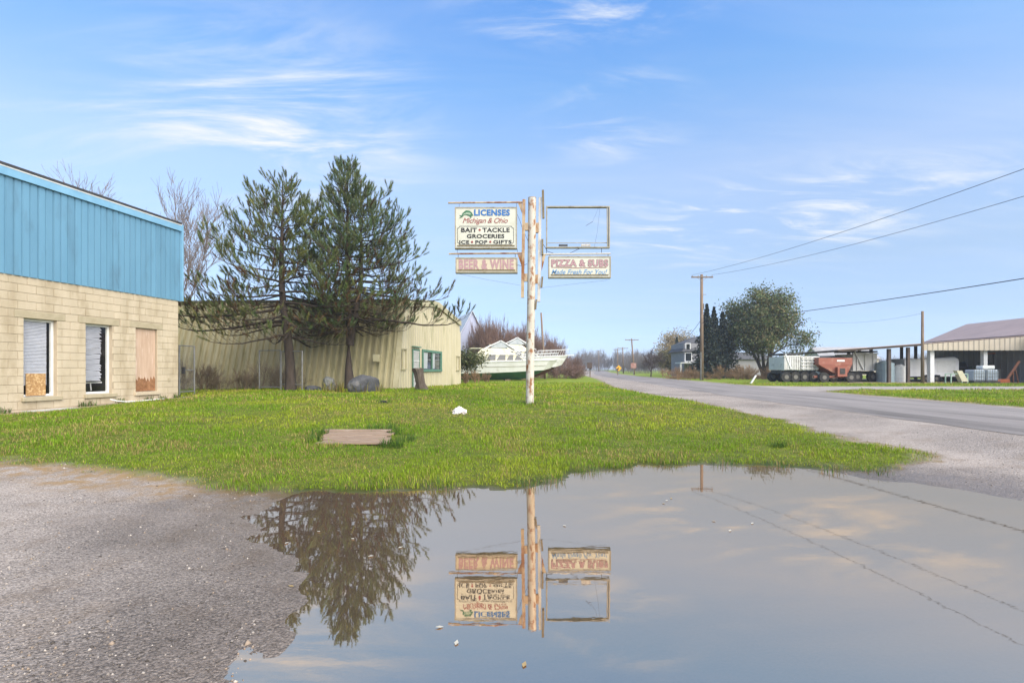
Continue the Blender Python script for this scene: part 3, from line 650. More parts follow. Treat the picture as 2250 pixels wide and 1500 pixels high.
MB().bar(S3(1305, 718), S3(2005, 716), .02).build('inner_bar', M_cab, s4)
MB().bar(S3(2000, 310, -.05), S3(2005, 770, -.05), .03).build('inner_bar', M_cab, s4)
MB().box(S3(1485, 748, -.03), (.27, .05, .05)).build('ballast', M_wire, s4); MB().box(S3(1750, 746, -.03), (.28, .05, .06)).build('ballast', M_greyrail, s4)
MB().tube([S3(1920, 300), S3(1885, 600), S3(1850, 780)], .0035, 4).build('loose_wire', M_wire, s4)
MB().tube([S3(1900, 310), S3(1830, 470), S3(1760, 512)], .003, 4).build('loose_wire', M_wire, s4)
MB().bar(S3(1752, 515), S3(1836, 464), .008).build('dangling_strip', M_wire, s4)

# ------------------------------------------------------------------ boats
def boat(label, ox, oy, oz, yaw, L, beam, deck, bottom_mat, hull_mat, cabin=True, k=1.0):
    """bow towards local +x; keel at z=0, sits on blocks"""
    t = empty('cabin_cruiser', (ox, oy, oz), label, 'boat', None)
    rot = Matrix.Rotation(yaw, 4, 'Z'); o0 = Vector((ox, oy, oz))
    def T(x, y, z): return o0 + rot @ Vector((x, y, z))
    st = np.linspace(0, 1, 15)
    def half(u): return beam/2*(.90 + .10*math.sin(min(u, .6)/.6*math.pi/2)) * (1 if u < .5 else math.sqrt(max(0, 1-((u-.5)/.5)**2.4)))
    def sheer(u): return deck*(.96+.16*u*u)
    def keel(u): return 0.0 if u < .70 else deck*.62*((u-.70)/.30)**1.7
    def chine(u): return deck*(.34+.22*u**2)
    def ring(u, lo, hi):                      # lo/hi pick a band of the hull: 0 keel .. 1 chine .. 2 sheer
        x = u*L; xr = x + (.10*L*max(0, u-.8)/.2 if hi == 2 else 0); h = half(u); kz, cz, sz = keel(u), max(chine(u), keel(u)+.02), sheer(u)
        pts = {0: (0.0, kz), 1: (h*.86, cz), 2: (h, sz)}
        rake = {0: 0.0, 1: .03*L*u**4, 2: .10*L*u**4}
        return [T(x+rake[j], s*pts[j][0], pts[j][1]) for s in (-1, 1) for j in ((hi, lo) if s < 0 else (lo, hi))]
    q = MB(); q.loft([ring(u, 0, 1) for u in st]); q.build('hull_bottom', bottom_mat, t, fix=True)
    q = MB(); q.loft([ring(u, 1, 2) for u in st]); q.build('hull_side', hull_mat, t, fix=True)
    for s in (-1, 1):
        MB().tube([T(u*L+.10*L*u**4, s*(half(u)+.02), sheer(u)) for u in st], .045, 6).build('rub_rail', M_white, t)
        MB().tube([T(u*L+.06*L*u**4, s*(half(u)*.94+.02), sheer(u)*.72) for u in st[:-1]], .018, 5).build('side_moulding', M_cab, t)
    for s in (-1, 1):                         # bow rail
        top = [T(u*L+.10*L*u**4+.25, s*half(u)*.93, sheer(u)+.62) for u in np.linspace(.70, .985, 9)]
        MB().tube(top, .022, 5).build('bow_rail', M_railw, t)
        for u in np.linspace(.70, .98, 8): MB().tube([T(u*L+.10*L*u**4, s*half(u)*.95, sheer(u)), T(u*L+.10*L*u**4+.25, s*half(u)*.93, sheer(u)+.62)], .018, 5).build('rail_post', M_railw, t)
    MB().box(T(L*1.12, 0, sheer(1)+.03), (.9, .45, .07), yaw).build('bow_pulpit', M_white, t)
    d = deck
    if cabin:
        def T2(x, y, z): return T(x+.075*L, y, z)
        def cab(name, x0, x1, x2, x3, z0, z1, w0, w1, m):
            MB().loft([[T2(x0, -w0, z0), T2(x0, w0, z0), T2(x3, w0*.86, z0), T2(x3, -w0*.86, z0)], [T2(x1, -w1, z1), T2(x1, w1, z1), T2(x2, w1*.86, z1), T2(x2, -w1*.86, z1)]]).build(name, m, t)
        b2 = beam/2
        cab('cabin', L*.16, L*.21, L*.60, L*.72, d*.98, d+.86*k, b2*.88, b2*.78, M_boatcab)
        cab('flybridge', L*.22, L*.28, L*.50, L*.585, d+.862*k, d+1.50*k, b2*.78, b2*.70, M_boatcab)
        # side windows
        zt, zb = d+.74*k, d+.16*k
        def fw(z): return b2*(.88 + (.78-.88)*(z-d*.98)/(d+.86*k-d*.98))
        xs_ = [(.315, .405), (.415, .50), (.51, .575), (.585, .665)]
        for s in (-1, 1):
            for a, c in xs_:
                sl = .035*L
                def fx(x): return 1-.14*max(0, min(1, (x/L-.16)/.5))
                MB().prism([T2(a*L, s*(fw(zb)*fx(a*L)+.012), zb), T2(c*L+ (.01*L if c > .6 else 0), s*(fw(zb)*fx(c*L)+.012), zb), T2(c*L-(.05*L if c > .6 else 0), s*(fw(zt)*fx(c*L)+.012), zt), T2(a*L+.03*L, s*(fw(zt)*fx(a*L)+.012), zt)], rot @ Vector((0, s*.015, 0))).build('side_window', M_glass, t)
            MB().bar(T2(L*.30, s*b2*.88, d+.80*k), T2(L*.62, s*b2*.76, d+.80*k), .05).build('window_trim', M_white, t)
        # canopy frame over the bridge
        ap = (L*.455, d+2.35*k)
        for s in (-1, 1):
            w = b2*.66
            for x, z in ((L*.30, d+1.5*k), (L*.37, d+1.85*k), (L*.66, d+.9*k)): MB().tube([T2(x, s*w, z), T2(ap[0], s*w*.8, ap[1])], .035, 5).build('canopy_pole', M_white, t)
            MB().prism([T2(L*.36, s*w*.9, d+1.55*k), T2(L*.535, s*w*.9, d+1.55*k), T2(ap[0]+.1, s*w*.78, ap[1]-.08), T2(L*.385, s*w*.84, d+1.9*k)], rot @ Vector((0, s*.02, 0))).build('clear_curtain', M_curt, t)
        MB().prism([T2(ap[0], -b2*.56, ap[1]), T2(ap[0], b2*.56, ap[1]), T2(L*.60, b2*.6, d+1.35*k), T2(L*.60, -b2*.6, d+1.35*k)], rot @ Vector((.05, 0, .05))).build('windscreen', M_white, t)
        MB().box(T2(L*.21, 0, d+1.50*k), (L*.12, beam*.7, .06), yaw).build('hardtop', M_boatcab, t)
        MB().box(T(L*.22, -b2*1.0, d*.86), (.35, .05, .12), yaw).build('vent', M_black, t)
    for x in (.2, .6): MB().box(T(L*x, 0, -.12), (.5, beam*.6, .3), yaw).build('support_block', M_angle, t)
    return t
M_railw = pm('pale_rail', (.66, .66, .64), (.55, .55, .52), 5, .4)
M_hull = pm('chalky_white_hull', (.62, .62, .60), (.54, .54, .50), 1.2, .5, c3=(.38, .37, .30), s3=1.4, lo3=.6, hi3=.85, stretch=(1, 1, .5))
M_boatcab = pm('mildewed_cream_cabin', (.60, .57, .44), (.52, .49, .34), 1.5, .6, c3=(.22, .26, .13), s3=1.6, lo3=.56, hi3=.75)
M_bottomg = pm('green_bottom_paint', (.035, .12, .075), (.05, .16, .10), 2, .7, c3=(.10, .14, .10), s3=3)
M_bottomr = pm('dark_red_bottom_paint', (.12, .035, .03), (.08, .03, .025), 2, .7)
M_curt = pm('cloudy_vinyl', (.22, .25, .25), (.32, .34, .33), 3, .3)
boat('white cabin cruiser with green bottom and mildewed cabin, stored on the grass', -6.0, 46.6, gz1(0, 47)+.12, R(4), 9.3, 3.2, 1.62, M_bottomg, M_hull, k=.8)
boat('white cruiser with dark red bottom and long bow rail, behind the green-bottomed boat', -4.4, 51.5, gz1(0, 51)+.25, R(4), 9.2, 3.1, 1.95, M_bottomr, M_hull, k=.85)
# ------------------------------------------------------------------ plants
def tubes_np(segs, sides):
    """segs: array (n,8) of x0 y0 z0 x1 y1 z1 r0 r1 -> verts, quads"""
    s = np.asarray(segs, float); a, c = s[:, :3], s[:, 3:6]; d = c-a; L = np.linalg.norm(d, axis=1, keepdims=True)+1e-9; d = d/L
    ref = np.where(np.abs(d[:, 2:3]) > .9, [[1., 0, 0]], [[0, 0, 1.]]); x = np.cross(d, ref); x /= np.linalg.norm(x, axis=1, keepdims=True); y = np.cross(d, x)
    an = np.arange(sides)*2*np.pi/sides; off = x[:, None]*np.cos(an)[None, :, None] + y[:, None]*np.sin(an)[None, :, None]
    V = np.concatenate([a[:, None]+off*s[:, 6, None, None], c[:, None]+off*s[:, 7, None, None]], 1).reshape(-1, 3)
    k = np.arange(len(s))[:, None]*2*sides; j = np.arange(sides)[None]; j2 = (j+1) % sides
    return V, np.stack([k+j, k+j2, k+j2+sides, k+j+sides], -1).reshape(-1, 4)
def wood_obj(name, segs, m, parent, sides=5):
    s = np.array(segs); o = np.array(wloc(parent)); s[:, :3] -= o; s[:, 3:6] -= o
    big = s[:, 6] > .025
    Vs, Fs, k = [], [], 0
    for sel, sd_ in ((big, max(sides, 6)), (~big, 3)):
        if sel.any(): v, f = tubes_np(s[sel], sd_); Vs.append(v); Fs.append(f+k); k += len(v)
    return put(name, np_mesh(name, np.concatenate(Vs), np.concatenate(Fs), m, smooth=True), parent)
def grow(rng, p, d, L, r, depth, segs, tips, spread=.55, up=.12, nseg=3, kids=(2, 4), shrink=.68, rshrink=.6, wob=.16, minr=.004):
    """recursive limb; tips collects (point, direction, depth)"""
    p = np.array(p, float); d = np.array(d, float)/np.linalg.norm(d); pts = [p.copy()]; r0 = r; dirs = []
    for i in range(nseg):
        d = d + rng.normal(0, wob, 3) + np.array([0, 0, up]); d /= np.linalg.norm(d); q = p + d*L/nseg; r1 = max(minr*.6, r0*(.86 if depth else .7))
        segs.append((*p, *q, r0, r1)); p = q; r0 = r1; pts.append(p.copy()); dirs.append(d.copy())
    if depth <= 0: tips.append((p, d)); return
    for i in range(rng.integers(kids[0], kids[1]+1)):
        t = rng.uniform(.35, 1.0); k = min(nseg-1, int(t*nseg)); b = pts[k]+(pts[k+1]-pts[k])*(t*nseg-k)
        ax = np.cross(dirs[k], rng.normal(0, 1, 3)); ax /= np.linalg.norm(ax)+1e-9
        nd = dirs[k]*math.cos(spread) + ax*math.sin(spread)*rng.uniform(.7, 1.3)
        grow(rng, b, nd, L*shrink*rng.uniform(.75, 1.2), max(minr, r0*rshrink*rng.uniform(.8, 1.1)), depth-1, segs, tips, spread, up, nseg, kids, shrink, rshrink, wob, minr)
    grow(rng, p, d, L*shrink, max(minr, r0*.85), depth-1, segs, tips, spread, up, nseg, kids, shrink, rshrink, wob, minr)
def leaves_np(rng, C, N, size, cols, parent, name, m, flat=.0, per=1):
    """one little two-triangle leaf at each centre"""
    n = len(C); C = np.asarray(C)-np.array(wloc(parent)) if parent else np.asarray(C)
    a = rng.normal(0, 1, (n, 3)); a[:, 2] *= (1-flat); a /= np.linalg.norm(a, axis=1, keepdims=True)
    b_ = np.cross(a, rng.normal(0, 1, (n, 3))); b_ /= np.linalg.norm(b_, axis=1, keepdims=True)+1e-9
    sz = size*rng.uniform(.6, 1.35, (n, 1)); V = np.stack([C-a*sz, C+b_*sz*.45, C+a*sz, C-b_*sz*.45], 1).reshape(-1, 3)
    o = put(name, np_mesh(name, V, np.arange(n*4).reshape(n, 4), m, np.repeat(cols, 4, 0)), parent); return o
M_bark = pm('grey_brown_bark', (.10, .08, .06), (.06, .045, .035), 6, .95, .8, 30, stretch=(1, 1, .25), c3=(.15, .12, .09), s3=9)
M_pbark = pm('pine_bark', (.035, .027, .02), (.07, .052, .04), 7, .95, .9, 28, stretch=(1, 1, .3))
M_twig = pm('grey_twigs', (.21, .165, .135), (.14, .105, .085), 3, .95)
M_redtwig = pm('reddish_twigs', (.20, .125, .095), (.14, .09, .07), .8, .95)
M_needle = attr_mat('pine_needles', rough=.55, spec=.3, trans=.12)
M_leaf = attr_mat('leaves', rough=.6, spec=.3, trans=.25)
# --- pines: whorled limbs that turn up at the ends, bottle-brush shoots of long needles
def needle_tuft(rng, n=46, L=.32, nl=.17):
    V = []
    for i in range(n):
        t = rng.uniform(.0, 1)**.8; az = rng.uniform(0, 2*np.pi); an = rng.uniform(.35, .95)*(1-.45*t)
        b = np.array([0, 0, t*L]); d = np.array([math.sin(an)*math.cos(az), math.sin(an)*math.sin(az), math.cos(an)]); s = np.array([-math.sin(az), math.cos(az), 0])*.0085
        V += [b-s, b+s, b+d*nl*rng.uniform(.75, 1.15)]
    return np.array(V)
def pine(label, bx, by, H, prof, seed, forks, green, hue_side=None, stem_bend=0.0, first=.24, extra=()):
    rng = np.random.default_rng(seed); bz = gz1(bx, by); t = empty('pine_tree', (bx, by, bz), label, 'tree', 'tall pines in front of the tan building')
    segs, tips, limbs = [], [], []
    for (fx, fy, fh, hh, r0) in forks:        # stems: offset at the top, start height, top height, radius
        pts = []; nst = 14
        for i in range(nst+1):
            u = i/nst; z = bz-.1+fh+(hh-fh)*u
            x = bx+fx*min(1, (u*2.2))+stem_bend*math.sin(u*7)*.10*(1-u); y = by+fy*min(1, u*2.2); pts.append((x, y, z, max(.018, r0*(1-u)**.8*(1.25 if i == 0 and fh == 0 else 1))))
        for a, c in zip(pts[:-1], pts[1:]): segs.append((*a[:3], *c[:3], a[3], c[3]))
        z = max(first*H, fh+.6)
        while z < hh-.25:
            u = z/H; reach = np.interp(u, prof[0], prof[1]); k = rng.integers(4, 6); a0 = rng.uniform(0, 6.28)
            pt = np.array([np.interp(bz+z, [q[2] for q in pts], [q[j] for q in pts]) for j in range(2)])
            for i in range(k):
                az = a0+6.283*i/k+rng.normal(0, .2); l_ = reach*rng.uniform(.72, 1.12)
                if len(forks) > 1 and (math.cos(az)*fx+math.sin(az)*fy) < -.1: l_ *= .85
                limbs.append((pt[0], pt[1], bz+z+rng.normal(0, .06), az, l_, u))
            z += rng.uniform(.36, .52)
    for z, az, L in extra: limbs.append((bx, by, bz+z, az, L, .40))
    shoots = []
    for (x, y, z, az, L, u) in limbs:
        n = max(4, int(L/.32)); p = np.array([x, y, z]); el = np.interp(u, [.2, .45, .7, .9, 1], [-.14, .02, .22, .45, .7]); r0 = .012+.013*L; pts = [p]
        hd = np.array([math.cos(az), math.sin(az), 0])
        for i in range(n):
            v = (i+1)/n; e = el + (-.16 if u < .5 else 0)*math.sin(v*3.1) + .55*max(0, v-.6) + rng.normal(0, .07); a2 = az+rng.normal(0, .10)
            d = np.array([math.cos(a2)*math.cos(e), math.sin(a2)*math.cos(e), math.sin(e)]); q = p+d*L/n
            segs.append((*p, *q, r0*(1-v*.75)+.004, r0*(1-(v+1/n)*.75)+.004)); p = q; pts.append(p)
            if v > (.22 if u > .5 else .34):
                for s in (-1, 1):
                    if rng.random() < .88:
                        l2 = L*(.16+.30*(1-v))*rng.uniform(.6, 1.25)+.18; a3 = a2+s*rng.uniform(.6, 1.1); m_ = max(2, int(l2/.22)); pp = p.copy()
                        for j in range(m_):
                            w = (j+1)/m_; e2 = e*.5+.1+.65*w+rng.normal(0, .12); d2 = np.array([math.cos(a3)*math.cos(e2), math.sin(a3)*math.cos(e2), math.sin(e2)]); qq = pp+d2*l2/m_
                            segs.append((*pp, *qq, .010*(1-w*.5), .010*(1-(w)*.55))); 
                            if w > .35 or l2 < .5:
                                for _ in range(2 if w < 1 else 1):
                                    a4 = a3+rng.normal(0, .75); e4 = e2+rng.uniform(.1, .7); d4 = np.array([math.cos(a4)*math.cos(e4), math.sin(a4)*math.cos(e4), math.sin(e4)])
                                    if w < 1: l4 = rng.uniform(.08, .24); segs.append((*qq, *(qq+d4*l4), .006, .004)); shoots.append((qq+d4*l4, d4, u, v))
                                if w == 1: shoots.append((qq, d2+np.array([0, 0, .35]), u, v))
                            pp = qq
        shoots.append((p, d+np.array([0, 0, .3]), u, 1.0))
    tr_o = wood_obj('trunk', [q for q in segs if q[6] > .045], M_pbark, t, 9)
    wood_obj('limbs', [q for q in segs if q[6] <= .045], M_pbark, t, 5)['kind'] = 'stuff'
    tufts = [needle_tuft(rng) for _ in range(6)]
    S = [s for s in shoots if rng.random() < (.45 if s[2] < .36 else .80)]
    Pn = np.array([s[0] for s in S]); Dn = np.array([s[1] for s in S]); Dn /= np.linalg.norm(Dn, axis=1, keepdims=True); U = np.array([s[2] for s in S]); Vv = np.array([s[3] for s in S])
    ref = rng.normal(0, 1, Dn.shape); X = np.cross(Dn, ref); X /= np.linalg.norm(X, axis=1, keepdims=True); Y = np.cross(Dn, X)
    sc_ = rng.uniform(.75, 1.2, len(S))*np.where(U > .85, .8, 1.0)
    allV, allC = [], []
    base_c = np.array(green)
    for i in range(len(S)):
        tv = tufts[i % 6]*sc_[i]; allV.append(Pn[i]+tv[:, :1]*X[i]+tv[:, 1:2]*Y[i]+tv[:, 2:3]*Dn[i])
        c = base_c*rng.uniform(.65, 1.35)*np.array([rng.uniform(.85, 1.3), 1, rng.uniform(.8, 1.2)])
        if rng.random() < (.30 if U[i] < .5 else .05) * (1.5 if Vv[i] < .6 else .6): c = np.array([.13, .075, .035])*rng.uniform(.6, 1.2)
        allC.append(np.repeat(c[None], len(tv), 0))
    V = np.concatenate(allV)-np.array(wloc(t)); 
    cr = put('crown', np_mesh('crown', V, np.arange(len(V)).reshape(-1, 3), M_needle, np.concatenate(allC)), t); cr['kind'] = 'stuff'
    return t
pine('pine with one bare trunk and a broad ragged crown beside the wire gate', -9.02, 20.9, 8.6, ([.2, .30, .38, .55, .70, .80, .90, 1], [2.2, 3.0, 3.5, 2.8, 2.0, 1.4, .75, .2]), 5, [(-.35, 0, 0, 8.5, .21)], (.125, .155, .050), stem_bend=1.0, first=.26, extra=((2.9, 3.05, 4.7), (3.3, 3.4, 4.4)))
pine('taller pine with a forked trunk rising behind the boulder', -7.02, 22.2, 9.7, ([.2, .30, .40, .55, .70, .80, .90, 1], [1.9, 2.7, 2.9, 2.4, 1.75, 1.2, .7, .2]), 9, [(-.06, 0, 0, 2.2, .25), (-.14, .1, 2.0, 9.65, .17), (.50, -.1, 2.0, 8.2, .15)], (.112, .155, .060), first=.27, extra=((3.1, -.12, 4.7), (4.2, .1, 4.0)))

# --- leafless trees
def bare_tree(name, label, bx, by, H, seed, m, group, depth=5, spread=.5, r=.16, kids=(2, 3), up=.10, first=.28, minr=.012):
    rng = np.random.default_rng(seed); bz = gz1(bx, by); t = empty(name, (bx, by, bz), label, 'tree', group); segs, tips = [], []
    grow(rng, (bx, by, bz-.1), (rng.normal(0, .05), rng.normal(0, .05), 1), H*first, r, depth, segs, tips, spread, up, 3, kids, .72, .62, .13, minr)
    z = np.array([s[5] for s in segs]).max()-bz; k = H/z; o = np.array([bx, by, bz]); ss = []
    for s in segs:
        a, c = o+(np.array(s[:3])-o)*k, o+(np.array(s[3:6])-o)*k; ss.append((*a, *c, s[6], s[7]))
    wood_obj('trunk', [q for q in ss if q[6] > r*.45], m, t, 7); w = wood_obj('branches', [q for q in ss if q[6] <= r*.45], m, t, 4); w['kind'] = 'stuff'
    return t
def at(x, Y): return (x-1125)/F*Y
bare_tree('bare_tree', 'tall leafless tree with fine spreading twigs rising over the tan building', at(405, 40), 40, 16.4, 3, M_twig, None, 6, .46, .24, (2, 3), .10, .24, .017)
bare_tree('bare_tree', 'leafless tree whose twigs just clear the blue metal roof', at(285, 46), 46, 19.0, 8, M_twig, None, 6, .45, .18, (2, 3), .10, .26, .018)
def shrub_segs(rng, bx, by, H, W_, n=14, depth=3):
    segs, tips = [], []; bz = gz1(bx, by)
    for i in range(n):
        a = rng.uniform(0, 6.28); rr = W_*.35*math.sqrt(rng.random()); d = (math.cos(a)*.35*rr/W_*2, math.sin(a)*.35*rr/W_*2, 1)
        grow(rng, (bx+rr*math.cos(a), by+rr*math.sin(a), bz-.05), d, H*rng.uniform(.30, .42), .022, depth, segs, tips, .42, .06, 3, (2, 3), .70, .65, .14, .0065)
    return segs
_proto = {}
def thicket(name, spots, m, seed, n=14, depth=3, thick=1.0):
    rng = np.random.default_rng(seed)
    if (n, depth) not in _proto:
        pr = []
        for i in range(5):
            q = np.array(shrub_segs(rng, 3000.0, 3000.0, 1.0, .5, n, depth)); z0 = gz1(3000., 3000.); q[:, [0, 3]] -= 3000; q[:, [1, 4]] -= 3000; q[:, [2, 5]] -= z0; q[:, [2, 5]] /= q[:, 5].max(); pr.append(q)
        _proto[(n, depth)] = pr
    S = []
    for x, y, h, w in spots:
        q = _proto[(n, depth)][rng.integers(0, 5)].copy(); a = rng.uniform(0, 6.28); ca, sa = math.cos(a), math.sin(a); rw = np.abs(q[:, [0, 1]]).max()
        for c in (0, 3):
            X, Y = q[:, c].copy(), q[:, c+1].copy(); q[:, c] = x+(X*ca-Y*sa)*w*.6/rw; q[:, c+1] = y+(X*sa+Y*ca)*w*.6/rw; q[:, c+2] = gz1(x, y)-.05+q[:, c+2]*h
        q[:, 6:] = np.clip(q[:, 6:]*max(1, h*.25), .0055*thick*max(1, y/40), .05); S.append(q)
    S = np.concatenate(S); V, f = tubes_np(S, 3); return tag(put(name, np_mesh(name, V, f, m)), kind='stuff')
rt = np.random.default_rng(2)
sp = []
for i in range(34):
    x = rt.uniform(1040, 1262); Y = rt.uniform(57, 68); h = np.interp(x, [1035, 1080, 1150, 1215, 1265], [6.8, 7.6, 7.2, 6.0, 3.2])*rt.uniform(.8, 1.08); sp.append((at(x, Y), Y, h, 3.0))
thicket('brush_thicket', sp, M_redtwig, 4, 9, 4, .75)
thicket('bank_brush', [(at(rt.uniform(1212, 1272), Y), Y, rt.uniform(1.0, 2.2), 2.2) for Y in rt.uniform(56, 66, 14)], M_redtwig, 6, 12, 3, 1.2)
M_weed = pm('dry_weeds', (.26, .165, .085), (.16, .105, .06), .6, .95)
thicket('roadside_weeds', [(at(x, Y), Y, rt.choice([.4, .7, 1.0, 1.5])*rt.uniform(.8, 1.2), rt.uniform(.9, 2.2)) for x, Y in zip(rt.uniform(1462, 1705, 52), rt.uniform(50.5, 60, 52))], M_weed, 8, 7, 3, .75)
thicket('bare_brush_by_fence', [(x, y, rt.uniform(.7, 1.8), 1.3) for x, y in zip(rt.uniform(-14.4, -9.6, 15), rt.uniform(21.9, 22.6, 15))], pm('dry_vines', (.24, .18, .12), (.16, .12, .075), 1, .95), 10, 5, 3, .75)
thicket('dry_clump', [(-3.35, 36.5, 1.0, .8), (-2.7, 39, 1.1, 1.0), (-2.0, 40, .9, 1.0)], M_weed, 12, 12, 3, .9)
# --- leafy trees
def leafy_tree(name, label, bx, by, H, Wd, seed, col, m_bark, group=None, nleaf=26000, size=.13, trunk=.22, first=.22, depth=4, spread=.62, clump=.55, sparse=0.0):
    rng = np.random.default_rng(seed); bz = gz1(bx, by); t = empty(name, (bx, by, bz), label, 'tree', group); segs, tips = [], []
    for k_ in range(3): grow(rng, (bx, by, bz-.1), (rng.normal(0, .28), rng.normal(0, .28), 1), H*first, trunk*(.8 if k_ else 1), depth, segs, tips, spread, .05, 3, (2, 4), .74, .64, .14, .012)
    A = np.array(segs); pz = A[:, 5].max()-bz; px_ = np.abs(A[:, 3]-bx).max()
    kz, kx = H*.97/pz, Wd*.47/px_; o = np.array([bx, by, bz]); kk = np.array([kx, kx, kz])
    A[:, :3] = o+(A[:, :3]-o)*kk; A[:, 3:6] = o+(A[:, 3:6]-o)*kk
    wood_obj('trunk', A[A[:, 6] > trunk*.4], m_bark, t, 7); w = wood_obj('branches', A[A[:, 6] <= trunk*.4], m_bark, t, 4); w['kind'] = 'stuff'
    T_ = np.array([p for p, d in tips]); T_ = o+(T_-o)*kk; T_ = T_[rng.random(len(T_)) > sparse]
    idx = rng.integers(0, len(T_), nleaf); C = T_[idx]+rng.normal(0, clump, (nleaf, 3))*np.array([1, 1, .75])
    tone = rng.uniform(.6, 1.4, len(T_))[idx]*rng.uniform(.8, 1.2, nleaf); cols = np.array(col)[rng.integers(0, len(col), nleaf)]*tone[:, None]
    c = leaves_np(rng, C, None, size, cols, t, 'crown', M_leaf); c['kind'] = 'stuff'; return t
leafy_tree('shade_tree', 'big round leafy tree with thinning olive foliage beyond the road', at(1680, 62), 62, 10.9, 9.4, 14, [(.11, .14, .045), (.13, .15, .06), (.08, .125, .04), (.17, .14, .06)], M_bark, None, 56000, .14, .30, .20, 4, .62, .5)
def spruce(label, bx, by, H, Wd, seed, col, group):
    rng = np.random.default_rng(seed); bz = gz1(bx, by); t = empty('spruce_tree', (bx, by, bz), label, 'tree', group)
    MB().tube([(bx, by, bz-.1), (bx, by, bz+H*.97)], [.16, .02], 7).build('trunk', M_pbark, t)
    n = int(H*1000); z = rng.random(n)**1.35; az = rng.uniform(0, 6.283, n); az = np.round(az/0.52)*.52+rng.normal(0, .12, n); lay = np.round(z*H/.42)*.42/H
    rad = Wd/2*(1-lay)**1.15*np.sqrt(rng.uniform(.05, 1, n))*(.70+.45*np.sin(lay*90+az*3)); hz = lay*H-rad*.22+.12*rng.normal(0, 1, n)+.35
    C = np.stack([bx+rad*np.cos(az), by+rad*np.sin(az), bz+np.clip(hz, .1, H)], 1)
    cols = np.array(col)*rng.uniform(.5, 1.5, (n, 1)); c = leaves_np(rng, C, None, .16, cols, t, 'crown', M_needle); c['kind'] = 'stuff'; return t
GS = 'dark spruces beside the grey house'
for x, Y, top, w_, sd_ in ((1553, 60, 676, 5.0, 1), (1569, 61, 682, 4.8, 2), (1588, 62, 694, 5.6, 3)):
    spruce(('tallest dark ragged spruce, right beside the tall utility pole', 'dark narrow spruce between its two neighbours by the house', 'shorter wide dark spruce touching the big shade tree')[sd_-1], at(x, Y), Y, (835-top)/F*Y+.1, w_, sd_, (.022, .034, .024), GS)
spruce('slim blue-green conical spruce standing left of the grey house', at(1487, 95), 95, 6.9, 3.0, 4, (.035, .055, .042), None)
leafy_tree('yellow_tree', 'pale yellow autumn tree with thin leaves behind the grey house', at(1492, 120), 120, 11.0, 11.0, 23, [(.28, .20, .08), (.22, .16, .07), (.30, .23, .11)], M_twig, None, 8000, .20, .25, .2, 4, .62, .7)
bare_tree('bare_tree', 'small dark bare roadside tree with a round twiggy head', at(1430, 72), 72, 4.3, 31, pm('dark_twigs', (.07, .05, .045), (.10, .07, .06), 2, .95), None, 5, .6, .10, (2, 4), .03, .3)
leafy_tree('hedge_shrub', 'rounded olive shrub in front of the slim conical spruce', at(1472, 88), 88, 4.2, 4.4, 33, [(.09, .09, .035), (.12, .10, .04)], M_twig, None, 4500, .15, .06, .3, 3, .6, .4)
leafy_tree('hedge_shrub', 'green leafy shrub growing behind the tan building beside the boat', at(1030, 42), 42, 2.6, 3.0, 36, [(.07, .09, .03), (.10, .10, .035)], M_twig, None, 4000, .09, .05, .3, 3, .6, .3)
# --- far woods that read as one mass on the horizon
sp = []
for i in range(110):
    x = rt.uniform(1235, 1480); Y = rt.uniform(230, 380); sp.append((at(x, Y), Y, rt.uniform(6, 12), 8))
for i in range(60):
    x = rt.uniform(1700, 2300); Y = rt.uniform(170, 260); sp.append((at(x, Y), Y, rt.uniform(5, 8.5), 8))
for i in range(26):
    x = rt.uniform(1370, 1470); Y = rt.uniform(120, 170); sp.append((at(x, Y), Y, rt.uniform(3, 5.5), 5))
thicket('distant_woods', sp, pm('hazy_grey_twigs', (.17, .15, .145), (.13, .115, .11), .05, 1), 14, 7, 3, .75)
